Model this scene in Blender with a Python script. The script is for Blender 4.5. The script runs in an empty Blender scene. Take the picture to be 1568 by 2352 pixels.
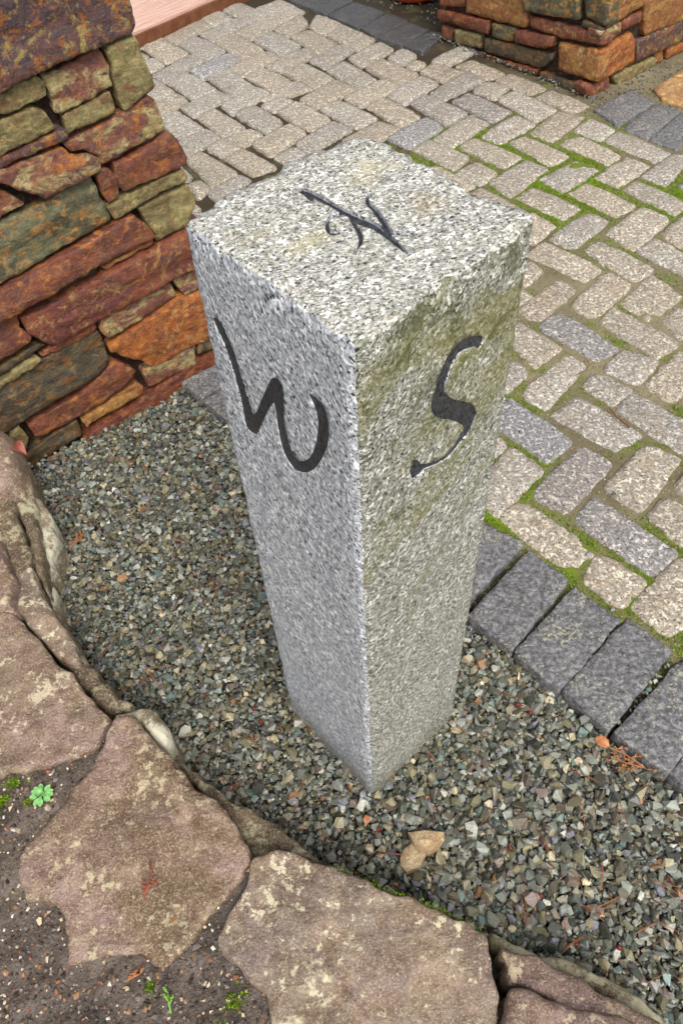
import bpy, bmesh, math, random
import numpy as np
from mathutils import Vector, Matrix, noise, geometry
S = bpy.context.scene
rad = math.radians
# ---------------- camera ----------------
cam = bpy.data.cameras.new('camera'); cam.sensor_fit = 'VERTICAL'; cam.sensor_height = 24; cam.sensor_width = 24
cam.lens = 24*1730/2352; cam.clip_start = .02; cam.clip_end = 200
CAM = bpy.data.objects.new('camera', cam); S.collection.objects.link(CAM); S.camera = CAM
Rm = ((.99711, .07599, 0), (-.058936, .773334, -.631253), (-.047969, .629428, .775577))
M4 = Matrix(Rm).to_4x4(); M4.translation = (0, 0, 1.55)
M4 = Matrix(((Rm[0][0], Rm[0][1], Rm[0][2], 0), (Rm[1][0], Rm[1][1], Rm[1][2], 0), (Rm[2][0], Rm[2][1], Rm[2][2], 1.55), (0, 0, 0, 1)))
CAM.matrix_world = M4
# ---------------- sky and sun (overcast) ----------------
SUN_EL, SUN_AZ = 54, 164          # azimuth clockwise from +Y
W = bpy.data.worlds.new('World'); S.world = W; W.use_nodes = True
nt = W.node_tree; nt.nodes.clear()
sky = nt.nodes.new('ShaderNodeTexSky'); sky.sky_type = 'NISHITA'; sky.sun_disc = False
sky.sun_elevation = rad(SUN_EL); sky.sun_rotation = rad(SUN_AZ); sky.air_density = 1.0; sky.dust_density = 4.0; sky.ozone_density = .6
bg = nt.nodes.new('ShaderNodeBackground'); bg.inputs[1].default_value = .15
wo = nt.nodes.new('ShaderNodeOutputWorld'); hs = nt.nodes.new('ShaderNodeHueSaturation'); hs.inputs['Saturation'].default_value = .28; nt.links.new(sky.outputs[0], hs.inputs['Color']); nt.links.new(hs.outputs[0], bg.inputs[0]); nt.links.new(bg.outputs[0], wo.inputs[0])
sl = bpy.data.lights.new('sun', 'SUN'); sl.energy = 1.35; sl.angle = rad(28); sl.color = (1, .965, .915)
SUN = bpy.data.objects.new('sun', sl); S.collection.objects.link(SUN)
sd = Vector((math.sin(rad(SUN_AZ))*math.cos(rad(SUN_EL)), math.cos(rad(SUN_AZ))*math.cos(rad(SUN_EL)), math.sin(rad(SUN_EL))))
SUN.rotation_euler = (-sd).to_track_quat('-Z', 'Y').to_euler()
S.view_settings.view_transform = 'Standard'; S.view_settings.look = 'None'; S.view_settings.gamma = 1
S.view_settings.use_curve_mapping = False; S.view_settings.exposure = 0.62
PAV=[[[-.9606,4.7446],[-.8024,4.938],[-.7202,4.787],[-.8874,4.568]],[[-.7875,4.9348],[-.6958,5.0747],[-.6096,4.9344],[-.7293,4.7935]],[[-.7798,4.6899],[-.5805,4.9348],[-.5166,4.8226],[-.6932,4.59]],[[-.6647,5.0563],[-.5763,5.1734],[-.3979,4.9171],[-.5166,4.8226]],[[-.8862,4.5821],[-.7959,4.6812],[-.623,4.4564],[-.7315,4.3339]],[[-.6939,4.5988],[-.6007,4.7015],[-.4274,4.4459],[-.5295,4.3353]],[[-.5759,4.7116],[-.3815,4.9137],[-.3108,4.8032],[-.4908,4.5829]],[[-.4908,4.5829],[-.3924,4.7073],[-.227,4.4301],[-.3324,4.3201]],[[-.5595,5.1993],[-.4486,5.3134],[-.3836,5.192],[-.4759,5.0829]],[[-.4759,5.0829],[-.3773,5.1819],[-.2013,4.9322],[-.3029,4.8094]],[[-.3809,4.6989],[-.1722,4.9178],[-.1124,4.8009],[-.2888,4.5758]],[[-.8696,4.3806],[-.805,4.4323],[-.736,4.324],[-.8009,4.2313]],[[-.7894,4.1945],[-.6058,4.4419],[-.5318,4.329],[-.7103,4.0943]],[[-.5963,4.2225],[-.3947,4.4394],[-.335,4.3179],[-.5213,4.0966]],[[-.4106,4.2133],[-.2107,4.4059],[-.1404,4.3031],[-.327,4.0954]],[[-.7112,4.1044],[-.6106,4.2019],[-.4487,3.9613],[-.5568,3.8557]],[[-.5071,4.1165],[-.4128,4.2033],[-.2638,3.9611],[-.3705,3.8627]],[[-.857,4.0356],[-.7779,4.1568],[-.6537,3.9628],[-.7501,3.8751]],[[-.7561,3.8374],[-.6538,3.964],[-.5759,3.8488],[-.7004,3.7114]],[[-.6129,3.7875],[-.4583,3.9523],[-.3753,3.8589],[-.5399,3.6708]],[[-.4238,3.7878],[-.2588,3.9638],[-.1838,3.8709],[-.3594,3.6665]],[[-.7259,3.6781],[-.6379,3.7663],[-.4801,3.5317],[-.5848,3.4466]],[[-.5307,3.6745],[-.4537,3.754],[-.2995,3.5299],[-.4023,3.4411]],[[-.3546,3.6656],[-.2657,3.7487],[-.1281,3.5442],[-.2066,3.4484]],[[-.6082,3.4259],[-.4812,3.5524],[-.4089,3.4373],[-.5545,3.2791]],[[-.3885,3.4389],[-.2759,3.5075],[-.2192,3.4355],[-.3086,3.3334]],[[-.4701,3.3501],[-.3883,3.4339],[-.3085,3.3276],[-.3899,3.2481]],[[-.3889,3.2452],[-.3084,3.3257],[-.158,3.1345],[-.2643,3.0768]],[[-.5531,3.2604],[-.4862,3.3195],[-.3245,3.1078],[-.4302,3.0047]],[[-.5788,3.1404],[-.5566,3.1883],[-.5051,3.0968],[-.534,3.0542]],[[-.5307,3.0368],[-.4759,3.0708],[-.4285,2.9878],[-.4789,2.9139]],[[-.4444,2.9573],[-.3156,3.0934],[-.2637,3.0381],[-.3871,2.8763]],[[-.2832,4.5746],[-.1771,4.6752],[-.0249,4.4364],[-.135,4.3196]],[[-.3168,4.0998],[-.2243,4.1908],[-.0726,3.9742],[-.1729,3.8794]],[[-.2775,5.0484],[-.1283,5.1741],[.0098,4.9329],[-.1082,4.8127]],[[-.1686,4.6886],[-.014,4.9167],[.0234,4.7178],[-.0833,4.5708]],[[.0229,4.7025],[.0777,4.8807],[.2059,4.6998],[.1088,4.5465]],[[-.0777,4.5771],[.0242,4.6534],[.1681,4.4262],[.0606,4.3018]],[[.12,4.5515],[.205,4.6845],[.3692,4.4428],[.2674,4.3089]],[[.0109,4.2376],[.1894,4.4219],[.2527,4.3255],[.0941,4.111]],[[.2095,4.2323],[.3885,4.4175],[.4515,4.2862],[.2723,4.0963]],[[.404,4.1879],[.5002,4.3068],[.5621,4.1863],[.4754,4.0831]],[[-.2167,4.2154],[-.0102,4.4194],[.0564,4.3026],[-.129,4.1086]],[[-.1264,4.1082],[-.0214,4.2042],[.1277,3.9736],[.0288,3.8721]],[[.0932,4.0921],[.1908,4.1831],[.3308,3.9359],[.2242,3.8506]],[[.2865,4.0808],[.3824,4.1789],[.5376,3.9584],[.4427,3.8318]],[[.1597,3.7585],[.3599,3.939],[.4334,3.8359],[.2472,3.643]],[[-.0521,3.7794],[.1323,3.9655],[.2209,3.8395],[.0304,3.6593]],[[-.2461,3.8083],[-.0674,3.9842],[.0167,3.8767],[-.1513,3.7914]],[[-.2405,3.7398],[-.1487,3.8137],[-.0694,3.7621],[-.1592,3.6544]],[[-.1568,3.6507],[-.067,3.7617],[.0861,3.5398],[-.0142,3.4472]],[[.0387,3.6524],[.1302,3.7491],[.2978,3.5222],[.1943,3.4322]],[[.2527,3.653],[.341,3.7374],[.4888,3.5049],[.3962,3.4081]],[[-.2658,3.3609],[-.0995,3.5331],[-.0284,3.4296],[-.1829,3.2251]],[[-.0757,3.3393],[.0898,3.5215],[.1802,3.4245],[-.0213,3.2267]],[[.1247,3.3304],[.2996,3.4907],[.3857,3.3949],[.2045,3.2088]],[[-.1785,3.2152],[-.0853,3.3027],[-.0168,3.2306],[-.1099,3.1411]],[[.5607,3.7376],[.7652,3.9451],[.8409,3.8258],[.6175,3.6488]],[[.5458,3.984],[.6297,4.0843],[.7642,3.9392],[.6384,3.8537]],[[.3616,3.7507],[.5449,3.9374],[.6231,3.8388],[.4411,3.6362]],[[.3244,3.3216],[.5125,3.4956],[.5781,3.3774],[.4093,3.2033]],[[.4614,3.649],[.5421,3.7239],[.7017,3.4994],[.5897,3.3954]],[[.6527,3.6315],[.7459,3.7098],[.8949,3.4763],[.792,3.3912]],[[.863,3.6216],[.9579,3.6941],[1.0976,3.4619],[.9745,3.3601]],[[.7589,3.7302],[.8564,3.817],[.9415,3.7314],[.8428,3.6142]],[[.5154,3.2802],[.7125,3.4819],[.7797,3.3732],[.5889,3.1834]],[[.7203,3.2654],[.902,3.4439],[.9767,3.3298],[.7872,3.1788]],[[.4136,3.2026],[.5012,3.273],[.6389,3.0934],[.559,2.988]],[[.6142,3.1792],[.6922,3.2557],[.8552,3.0499],[.761,2.9777]],[[.933,3.2642],[1.1054,3.4572],[1.1986,3.363],[1.0059,3.1574]],[[1.1175,3.2487],[1.2128,3.356],[1.2935,3.2278],[1.1993,3.1338]],[[1.2125,3.1399],[1.3046,3.219],[1.4515,2.9959],[1.3558,2.9183]],[[.8275,3.1841],[.9036,3.2374],[1.0449,3.0247],[.9418,2.9586]],[[.5513,2.9604],[.6657,3.0517],[.7363,2.9402],[.6491,2.8459]],[[.6851,2.8744],[.8648,3.0401],[.9364,2.9357],[.7445,2.7344]],[[.8799,2.8652],[1.0611,2.9944],[1.1376,2.8988],[.9504,2.738]],[[1.0874,2.8374],[1.2688,3.0],[1.3447,2.8983],[1.1629,2.7456]],[[1.0228,3.1427],[1.1323,3.2078],[1.2515,3.0005],[1.1672,2.9209]],[[1.2768,2.8299],[1.4577,2.9952],[1.5204,2.9486],[1.341,2.7236]],[[.759,2.7322],[.8523,2.8149],[.9862,2.6219],[.895,2.5521]],[[.9579,2.7319],[1.0593,2.8088],[1.1929,2.6198],[1.0937,2.5416]],[[1.1725,2.7392],[1.2507,2.803],[1.3876,2.6005],[1.3037,2.5249]],[[1.3813,2.7274],[1.4327,2.7719],[1.4607,2.6681],[1.4009,2.6384]],[[.7021,2.501],[.8021,2.632],[.8717,2.515],[.757,2.4053]],[[.8184,2.4437],[1.0045,2.6024],[1.0688,2.5181],[.8869,2.3498]],[[1.0295,2.4529],[1.2088,2.6033],[1.2837,2.5051],[1.0901,2.3096]],[[1.2113,2.41],[1.3391,2.5334],[1.3817,2.4118],[1.262,2.3106]],[[.7251,2.3432],[.8026,2.4219],[.9516,2.2325],[.871,2.1663]],[[.9257,2.3404],[.9957,2.395],[1.1277,2.2051],[1.0355,2.1448]],[[1.1044,2.3118],[1.1967,2.3864],[1.3179,2.1773],[1.2239,2.135]],[[.6192,2.2009],[.7227,2.311],[.757,2.239],[.6713,2.1549]],[[.5718,2.7799],[.6532,2.8402],[.7977,2.6121],[.7105,2.5425]],[[.6269,2.0462],[.7954,2.1883],[.8363,2.1154],[.6674,1.9529]],[[.8037,2.048],[.9675,2.207],[1.0243,2.1176],[.8549,1.954]],[[.959,2.0282],[1.1088,2.1744],[1.1645,2.0353],[1.0214,1.9242]],[[1.0598,1.9225],[1.1341,1.9933],[1.1945,1.87],[1.0909,1.8244]],[[.6721,1.9402],[.7583,2.0031],[.8979,1.8077],[.8036,1.7522]],[[.8665,1.9283],[.9336,2.0061],[1.0749,1.8092],[.9838,1.7501]],[[.814,1.7131],[.9025,1.7987],[.9931,1.7353],[.9002,1.6401]],[[.5537,1.907],[.6152,1.9715],[.7189,1.8263],[.6145,1.7471]],[[.5555,1.6434],[.722,1.795],[.7719,1.7395],[.6096,1.5576]],[[.7313,1.6516],[.7941,1.7047],[.8793,1.6169],[.7971,1.5563]],[[.9167,1.6382],[1.0812,1.7858],[1.1234,1.6771],[.9765,1.551]],[[.4825,1.7036],[.5564,1.7923],[.6001,1.7299],[.5071,1.6336]],[[.6182,1.5373],[.7158,1.6051],[.8461,1.4421],[.758,1.3753]],[[.8065,1.531],[.8763,1.6071],[1.0266,1.4145],[.9331,1.3491]],[[.4368,1.539],[.5197,1.6197],[.6522,1.4321],[.5616,1.3584]],[[.3469,1.27],[.4777,1.4292],[.5496,1.3288],[.3952,1.1835]],[[.499,1.2561],[.6701,1.4113],[.7327,1.3311],[.5646,1.1711]],[[.691,1.2569],[.8403,1.3972],[.9218,1.3352],[.7614,1.1667]],[[.3916,1.1817],[.4756,1.234],[.6147,1.058],[.5417,.9898]],[[.5889,1.1498],[.6617,1.2242],[.8074,1.0359],[.7203,.9753]],[[.5587,.9715],[.6172,1.0499],[.7122,.9575],[.6262,.8863]],[[.6526,.8945],[.8069,1.0204],[.8818,.9209],[.7163,.8071]],[[.7706,1.1489],[.8373,1.2067],[.9406,1.0747],[.848,1.0127]],[[.8633,1.244],[.9488,1.3134],[.9756,1.2552],[.8875,1.1973]]]
BAS=[[[.2183,1.0161],[.3566,1.1602],[.4423,1.0907],[.2888,.9443]],[[.2762,.9013],[.451,1.0684],[.5248,.9737],[.3574,.8042]],[[.3641,.7978],[.5322,.9519],[.6122,.8552],[.4355,.6957]],[[.447,.702],[.6332,.8603],[.7046,.7718],[.5178,.6039]],[[.5295,.5996],[.7195,.7503],[.782,.6555],[.6038,.5043]],[[.6143,.5082],[.7946,.6457],[.8538,.5548],[.6897,.4142]],[[1.254,3.4192],[1.4641,3.5928],[1.5242,3.4418],[1.3087,3.2529]],[[1.3212,3.2292],[1.5257,3.4275],[1.6098,3.3481],[1.394,3.1199]],[[1.3963,3.1154],[1.6058,3.3306],[1.6605,3.202],[1.4796,3.0127]],[[-.0749,5.1152],[.0961,5.3552],[.2842,5.0241],[.1283,4.8488]],[[.1366,4.8406],[.2949,5.0081],[.458,4.8041],[.2943,4.6006]],[[.3048,4.5939],[.4677,4.786],[.5662,4.6505],[.3757,4.4558]],[[.3811,4.4548],[.5596,4.6411],[.6585,4.5031],[.4991,4.3209]],[[.5069,4.3193],[.6619,4.4877],[.7424,4.442],[.5945,4.2161]]]
WALL=[["a",[[.3557,1.1377],[.6368,1.0817],[.6318,1.004],[.63,.9749],[.6159,.9619],[.5446,.9567],[.4609,.9524],[.3976,.9457],[.3426,.9407],[.3113,.9321],[.2639,.9275]]],["b",[[.5576,.95],[.6222,.9543],[.6284,.9394],[.6464,.8497],[.636,.8388],[.56,.8171],[.5573,.8318],[.5555,.8835]]],["c",[[.4068,.928],[.5384,.9478],[.5468,.9374],[.5519,.9106],[.5489,.8735],[.4922,.8596],[.4177,.8513],[.4082,.8571],[.409,.8863]]],["d",[[.3072,.9222],[.3487,.9328],[.3907,.936],[.4059,.9213],[.4006,.8944],[.3036,.8836],[.2935,.8895],[.2488,.8928],[.2586,.9152]]],["e",[[.4186,.8444],[.5406,.8639],[.5428,.8174],[.4192,.808]]],["f",[[.2377,.8674],[.2938,.875],[.3632,.8815],[.3838,.8673],[.3931,.8345],[.3884,.8262],[.2884,.8154],[.2602,.8098],[.2125,.8096]]],["g",[[.2083,.8002],[.2583,.8052],[.4117,.8252],[.4147,.8032],[.2518,.7896],[.2018,.7852]]],["h",[[.4003,.7936],[.4569,.7963],[.5203,.8053],[.6259,.8293],[.6385,.8179],[.6508,.7495],[.6409,.7442],[.4669,.7184],[.4735,.7441],[.4424,.764],[.4138,.7733]]],["i",[[.2006,.7825],[.2497,.7846],[.3982,.7879],[.4118,.7675],[.4403,.7582],[.4666,.7397],[.463,.7156],[.3176,.7016],[.2907,.7215],[.2421,.7665],[.1958,.7715]]],["j",[[.5009,.7148],[.5401,.7137],[.6585,.737],[.6718,.7192],[.6859,.6692],[.678,.6538],[.5994,.6479],[.5087,.6471],[.4943,.663]]],["k",[[.4506,.7113],[.4839,.7137],[.5012,.6853],[.4925,.6384],[.4612,.6308],[.4515,.6711]]],["l",[[.4552,.6239],[.5152,.6302],[.6718,.645],[.6792,.6203],[.6688,.612],[.5636,.6052],[.4663,.5879]]],["m",[[.5319,.5897],[.6743,.6033],[.6899,.5514],[.6453,.5],[.5579,.4936],[.5507,.5288]]],["n",[[.1506,.668],[.2042,.6757],[.3119,.6865],[.4393,.7015],[.4463,.6551],[.454,.5896],[.3042,.5691],[.2376,.5584],[.1511,.5486],[.0974,.5462]]],["o",[[.1922,.7632],[.2482,.7334],[.2736,.6971],[.2077,.684],[.1571,.6828]]],["q",[[.0906,.5304],[.1461,.5367],[.3008,.5597],[.3709,.5657],[.5096,.5844],[.5353,.5475],[.5489,.5102],[.4497,.5059],[.3719,.4999],[.2736,.4855],[.1679,.4749],[.1177,.4687],[.0611,.4629]]],["r",[[.3884,.49],[.4577,.4923],[.5451,.5085],[.5477,.4903],[.4299,.4814],[.4108,.4721]]],["s",[[.1659,.47],[.2727,.4831],[.3707,.4964],[.3861,.4828],[.3708,.4728],[.1679,.4564]]],["t",[[.1608,.448],[.2011,.4449],[.385,.4674],[.6348,.4926],[.6884,.4965],[.6824,.3876],[.6173,.3832],[.5714,.3794],[.3485,.3553],[.2113,.3375],[.196,.35],[.1619,.4032]]],["v",[[.5697,.3725],[.6214,.3814],[.6857,.3818],[.6851,.3131],[.5952,.3103],[.5799,.3415]]],["w",[[.3458,.3497],[.5598,.3688],[.5704,.3179],[.4606,.2988],[.3428,.2853],[.3361,.3173]]],["x",[[.3435,.2631],[.5724,.3113],[.6269,.3063],[.6973,.303],[.6976,.1582],[.6181,.1388],[.5498,.1421],[.455,.1294],[.3696,.217],[.3468,.2431]]],["y",[[.058,.4559],[.1145,.4611],[.1586,.4701],[.1468,.4204],[.1649,.3893],[.1588,.3736],[.0709,.3567],[.0125,.3516]]],["z",[[.006,.3366],[.063,.3379],[.1747,.3563],[.1937,.3419],[.053,.3141],[-.004,.3139]]],["aa",[[-.009,.3024],[.0485,.3033],[.1583,.324],[.1661,.3057],[.04,.2829],[-.0174,.283]]],["ab",[[.1637,.3226],[.3276,.3425],[.3331,.3211],[.1719,.3073]]],["ac",[[-.0277,.2594],[.037,.2758],[.1668,.3044],[.3311,.3151],[.3369,.2641],[.328,.2088],[.2845,.1862],[.2474,.1799],[.159,.1732],[.01,.1531],[-.0723,.1573]]],["ad",[[.0595,.1327],[.0866,.1376],[.2195,.1494],[.3437,.2054],[.3654,.1885],[.391,.1484],[.3741,.1256],[.2857,.093],[.0794,.0742],[.0643,.0908]]],["ae",[[.4127,.13],[.5882,.1339],[.5796,.0617],[.4172,.0612],[.4146,.0863]]],["af",[[.5981,.1384],[.7087,.1368],[.7163,.0952],[.5923,.102]]],["ag",[[.1937,.0644],[.382,.1048],[.4001,.0823],[.3935,.0591],[.2206,.0476],[.2045,.0403]]],["ah",[[.2094,.0209],[.3363,.0299],[.6201,.0791],[.7298,.0828],[.7282,.016],[.6251,.0054],[.5595,-.0087],[.5249,-.0024],[.2987,-.031],[.2193,-.0407],[.1641,-.0244],[.1972,.0051]]],["ai",[[.0225,.0494],[.1837,.0717],[.1866,.0119],[.0881,.0041],[-.0025,-.0141],[-.0094,.012]]],["aj",[[.0065,.1444],[.038,.1516],[.0456,.0972],[.0294,.0668],[-.0141,.074]]]]
PILL=[["l1",[[-1.0095,.2425],[-.8504,.2743],[-.8417,.1956],[-1.0236,.1646]]],["l2",[[-.8381,.2768],[-.4922,.3458],[-.4194,.2278],[-.4312,.2006],[-.4874,.1937],[-.8293,.1771]]],["l3",[[-1.0361,.1482],[-.6641,.1802],[-.6557,.1221],[-1.0325,.1]]],["l4",[[-1.0007,.0799],[-.9095,.091],[-.9099,.0245],[-1.001,.0126]]],["l5",[[-.8988,.091],[-.7099,.1069],[-.708,.045],[-.8927,.0287]]],["l6",[[-.6447,.173],[-.4955,.1865],[-.493,.1258],[-.6385,.1143]]],["l7",[[-.4855,.1828],[-.2556,.2092],[-.2555,.1701],[-.2959,.1435],[-.476,.1299]]],["l8",[[-.4793,.3484],[-.1592,.4123],[-.1308,.3],[-.4387,.2697]]],["l9",[[-.4191,.2551],[-.0162,.2813],[.0148,.2329],[-.2025,.2109],[-.4049,.2112]]],["l10",[[-.6964,.1005],[-.2501,.1361],[-.2428,.1129],[-.301,.0613],[-.6812,.0353]]],["l11",[[-1.0038,-.0051],[-.848,.012],[-.6924,.0243],[-.6867,-.0184],[-1.0072,-.0536]]],["l13",[[-.2307,.1946],[.0018,.2084],[.0212,.0888],[-.2044,.0792]]],["l14",[[-.9996,-.0604],[-.4528,-.0002],[-.3136,.0118],[-.4483,-.0252],[-.7463,-.0621],[-.9973,-.0906]]],["l15",[[-.3102,.0509],[-.028,.0598],[-.0041,.0085],[-.2993,-.002]]],["l16",[[-.4466,-.0347],[-.1161,-.0164],[-.0003,-.0061],[.0045,-.0244],[-.1409,-.0519],[-.4426,-.0569]]],["l17",[[-.1404,.4161],[-.0041,.4433],[.0159,.3059],[-.1044,.3149]]],["l18",[[-.6736,.0266],[-.3226,.0555],[-.3214,.0217],[-.6686,-.0095]]],["l19",[[-.1126,.3076],[-.001,.2972],[-.0074,.2848],[-.1154,.2792]]]]
PILR=[["l17",[[-.0033,.4448],[.2161,.4421],[.2697,.3235],[.0256,.296]]],["l9",[[-.0199,.2887],[.1339,.2936],[.141,.2486],[.0209,.2253]]],["r3",[[.1384,.2981],[.2716,.301],[.2912,.2542],[.156,.2519]]],["l13",[[.0052,.2066],[.2357,.2264],[.2769,.1724],[.3053,.086],[.2402,.083],[.0335,.0734]]],["r5",[[.2657,.3449],[.6951,.3537],[.7943,.172],[.3417,.1839]]],["r6",[[.2772,.1811],[.7896,.1806],[.8479,.0739],[.5524,.0847],[.318,.081]]],["l15",[[-.0369,.0783],[.135,.0676],[.1708,-.0066],[-.0031,.0107]]],["r8",[[.1657,.0652],[.4695,.0676],[.5014,.0117],[.2058,-.0009]]],["r9",[[.4726,.0823],[.5354,.079],[.5568,.0206],[.5006,.0199]]],["r10",[[.5536,.0821],[.8429,.083],[.8783,.0182],[.5819,.0218]]],["r11",[[.0066,-.008],[.1884,-.0261],[.5349,.0001],[.8834,.0087],[.8938,-.0103],[.0349,-.0364]]]]
RK=[["rk1",.17,[[-.8543,.9684],[-.7651,.932],[-.7354,.9201],[-.6683,.8457],[-.6101,.7792],[-.5675,.7396],[-.5239,.6854],[-.4855,.6473],[-.4968,.6171],[-.5011,.5829],[-.5719,.566],[-.678,.5493],[-.7439,.5407]]],["rk2",.17,[[-.4408,.653],[-.4163,.6216],[-.3701,.5717],[-.3184,.5134],[-.2803,.4811],[-.2395,.4339],[-.2067,.3892],[-.2032,.3684],[-.218,.3408],[-.2613,.2888],[-.2897,.2669],[-.3058,.2447],[-.3353,.2165],[-.3553,.2153],[-.3777,.2368],[-.4219,.2423],[-.448,.2415],[-.4799,.2235],[-.4978,.2272],[-.5045,.2658],[-.5281,.3153],[-.5886,.3304],[-.6114,.3801],[-.6146,.4097],[-.5898,.4442],[-.5521,.4854],[-.5265,.5292],[-.4998,.5749],[-.4856,.6199],[-.4754,.6484]]],["rk3",.17,[[-.2014,.3693],[-.1838,.3807],[-.1375,.3781],[-.0783,.3506],[.0227,.305],[.1197,.2644],[.1802,.2276],[.1842,.1957],[.184,.1436],[.1739,.1065],[.1554,.0564],[-.1266,.0737],[-.1692,.1397],[-.1756,.1668],[-.2048,.1878],[-.2385,.2238],[-.2544,.248],[-.2504,.2716],[-.2177,.3123]]],["rk4",.165,[[.2006,.2124],[.2474,.1963],[.2869,.1722],[.345,.1399],[.3827,.119],[.4184,.0951],[.4437,.0689],[.4356,.0454],[.2992,.0505],[.2599,.1333],[.2247,.1533],[.2054,.1565],[.2082,.1871],[.2,.1975]]],["rk5",.185,[[.2041,.1513],[.2195,.1522],[.2602,.1302],[.3121,.1143],[.362,.1022],[.396,.0756],[.3944,.0387],[.1656,.0527],[.1816,.103],[.1945,.1363]]],["rk6",.09,[[.2005,.2492],[.2461,.2163],[.2749,.206],[.3565,.181],[.4194,.14],[.4576,.0956],[.4848,.0643],[.4634,.0602],[.4011,.1179],[.301,.1755],[.225,.2072],[.1994,.2236]]],["sb1",.1,[[-.3967,.6087],[-.3595,.5911],[-.3031,.537],[-.2669,.5017],[-.215,.4755],[-.1584,.4362],[-.1154,.4016],[-.0967,.3757],[-.1484,.387],[-.207,.3897],[-.2206,.4186],[-.2837,.4946],[-.3381,.5397]]],["sb2",.165,[[-.4897,.6648],[-.4517,.6742],[-.4014,.6701],[-.3737,.6387],[-.3612,.5942],[-.3721,.5816],[-.4065,.6157],[-.4415,.6478]]],["s1",.24,[[-.9415,1.4981],[-.8591,1.4674],[-.8265,1.4215],[-.8038,1.3678],[-.7836,1.2777],[-.7898,1.2548],[-.8057,1.2333],[-.873,1.2264]]],["s2",.15,[[-.8446,1.4125],[-.824,1.4052],[-.794,1.3509],[-.7647,1.2601],[-.6961,1.0343],[-.682,.9813],[-.7041,1.0069],[-.7547,1.1409],[-.8207,1.2848],[-.8432,1.3712]]],["s3",.11,[[-.7836,1.291],[-.7618,1.2839],[-.7367,1.2527],[-.7086,1.167],[-.701,1.0792],[-.7089,1.0445],[-.727,1.1029],[-.7691,1.2184]]],["s4",.17,[[-.8538,1.2428],[-.8158,1.2814],[-.7744,1.1712],[-.7282,1.0807],[-.7214,1.0389],[-.7549,1.0171],[-.8074,1.1178],[-.8378,1.1597]]],["s5",.2,[[-.8638,1.1216],[-.7914,1.0999],[-.7424,1.0059],[-.7226,.9076],[-.7481,.9099],[-.8176,.9382]]],["s6",.16,[[-.7605,1.0253],[-.7266,1.0464],[-.6822,.9631],[-.6259,.8835],[-.5931,.8379],[-.5655,.7807],[-.59,.7828],[-.6213,.8057],[-.6753,.8627],[-.7371,.9245]]],["s7",.09,[[-.719,1.057],[-.6919,1.0297],[-.6602,.9474],[-.6477,.9195],[-.6831,.9417],[-.6988,.99]]],["s8",.13,[[-.6659,.9153],[-.6296,.9017],[-.581,.8185],[-.529,.7597],[-.467,.6994],[-.4582,.6876],[-.4944,.6821],[-.5126,.6857],[-.5773,.7571],[-.6228,.8082],[-.6554,.8674]]],["tan1",.03,[[.0807,.4332],[.1134,.4358],[.1498,.4282],[.1499,.4151],[.1335,.3959],[.0999,.391],[.0897,.4028]]],["tan2",.022,[[.0708,.4063],[.0876,.4162],[.1101,.3924],[.0996,.3714],[.0697,.3621],[.0587,.3743],[.061,.3886]]],["orange",.035,[[1.5622,3.5772],[1.7642,3.7664],[1.9052,3.7611],[1.8687,3.5511],[1.7753,3.3575],[1.63,3.3784],[1.5654,3.4601]]]]
LW=[[.2367,1.0414],[.2233,1.0436],[.2151,1.0267],[.2061,1.008],[.203,.9743],[.1956,.9451],[.1898,.9174],[.1659,.961],[.1442,1.0005],[.132,1.0191],[.1207,1.0228],[.1158,1.0151],[.1195,.9883],[.1247,.9627],[.1222,.9377],[.117,.9135],[.1063,.9094],[.0942,.9155],[.0787,.9349],[.067,.9631],[.0604,.9864],[.0579,1.0093],[.0601,1.0247],[.0651,1.0313],[.0692,1.0358],[.0605,1.0383],[.0492,1.0369],[.0427,1.0265],[.0416,1.0138],[.0437,.9949],[.0498,.9723],[.0629,.9432],[.0787,.9168],[.0966,.8974],[.1139,.8887],[.1272,.8931],[.1339,.9089],[.137,.9308],[.1375,.9539],[.1371,.9728],[.1389,.9826],[.1516,.963],[.166,.9379],[.1824,.9063],[.1935,.8899],[.2039,.8888],[.212,.8873],[.2114,.9147],[.2109,.9428],[.2145,.9671],[.2197,.9931],[.2258,1.0139],[.2342,1.0262],[.2374,1.0345]]
LS=[[.1833,1.0407],[.1859,1.0344],[.1818,1.0287],[.177,1.0283],[.1728,1.0356],[.1604,1.0398],[.1445,1.0429],[.1354,1.0372],[.1285,1.0286],[.1236,1.0185],[.124,1.0048],[.1275,.9956],[.1432,.9781],[.1658,.961],[.18,.9439],[.1848,.931],[.1822,.9171],[.178,.904],[.1669,.8958],[.1475,.8896],[.1299,.8907],[.1123,.8961],[.1014,.9005],[.0953,.8971],[.0829,.8967],[.0777,.903],[.0781,.9151],[.0839,.9246],[.0892,.9224],[.0939,.9107],[.1033,.9053],[.1207,.8978],[.138,.8969],[.1529,.9021],[.1639,.9102],[.1663,.9205],[.1582,.9341],[.1418,.9496],[.1241,.9639],[.1089,.98],[.105,.9933],[.1061,1.0064],[.1101,1.0206],[.1148,1.034],[.1231,1.0479],[.1336,1.0556],[.1506,1.0564],[.171,1.0494]]
LN=[[-.0209,.7878],[-.0148,.7922],[-.0021,.7788],[.0127,.7598],[.027,.7409],[.041,.7254],[.0538,.7141],[.0617,.7],[.0686,.6877],[.0768,.6675],[.084,.6486],[.0804,.6462],[.0689,.6669],[.0586,.6851],[.0494,.6994],[.0352,.7139],[.0214,.7325],[.0072,.7521],[-.0032,.7677],[-.006,.7566],[-.0108,.7648],[-.0144,.7765],[-.0203,.7815]]
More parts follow.
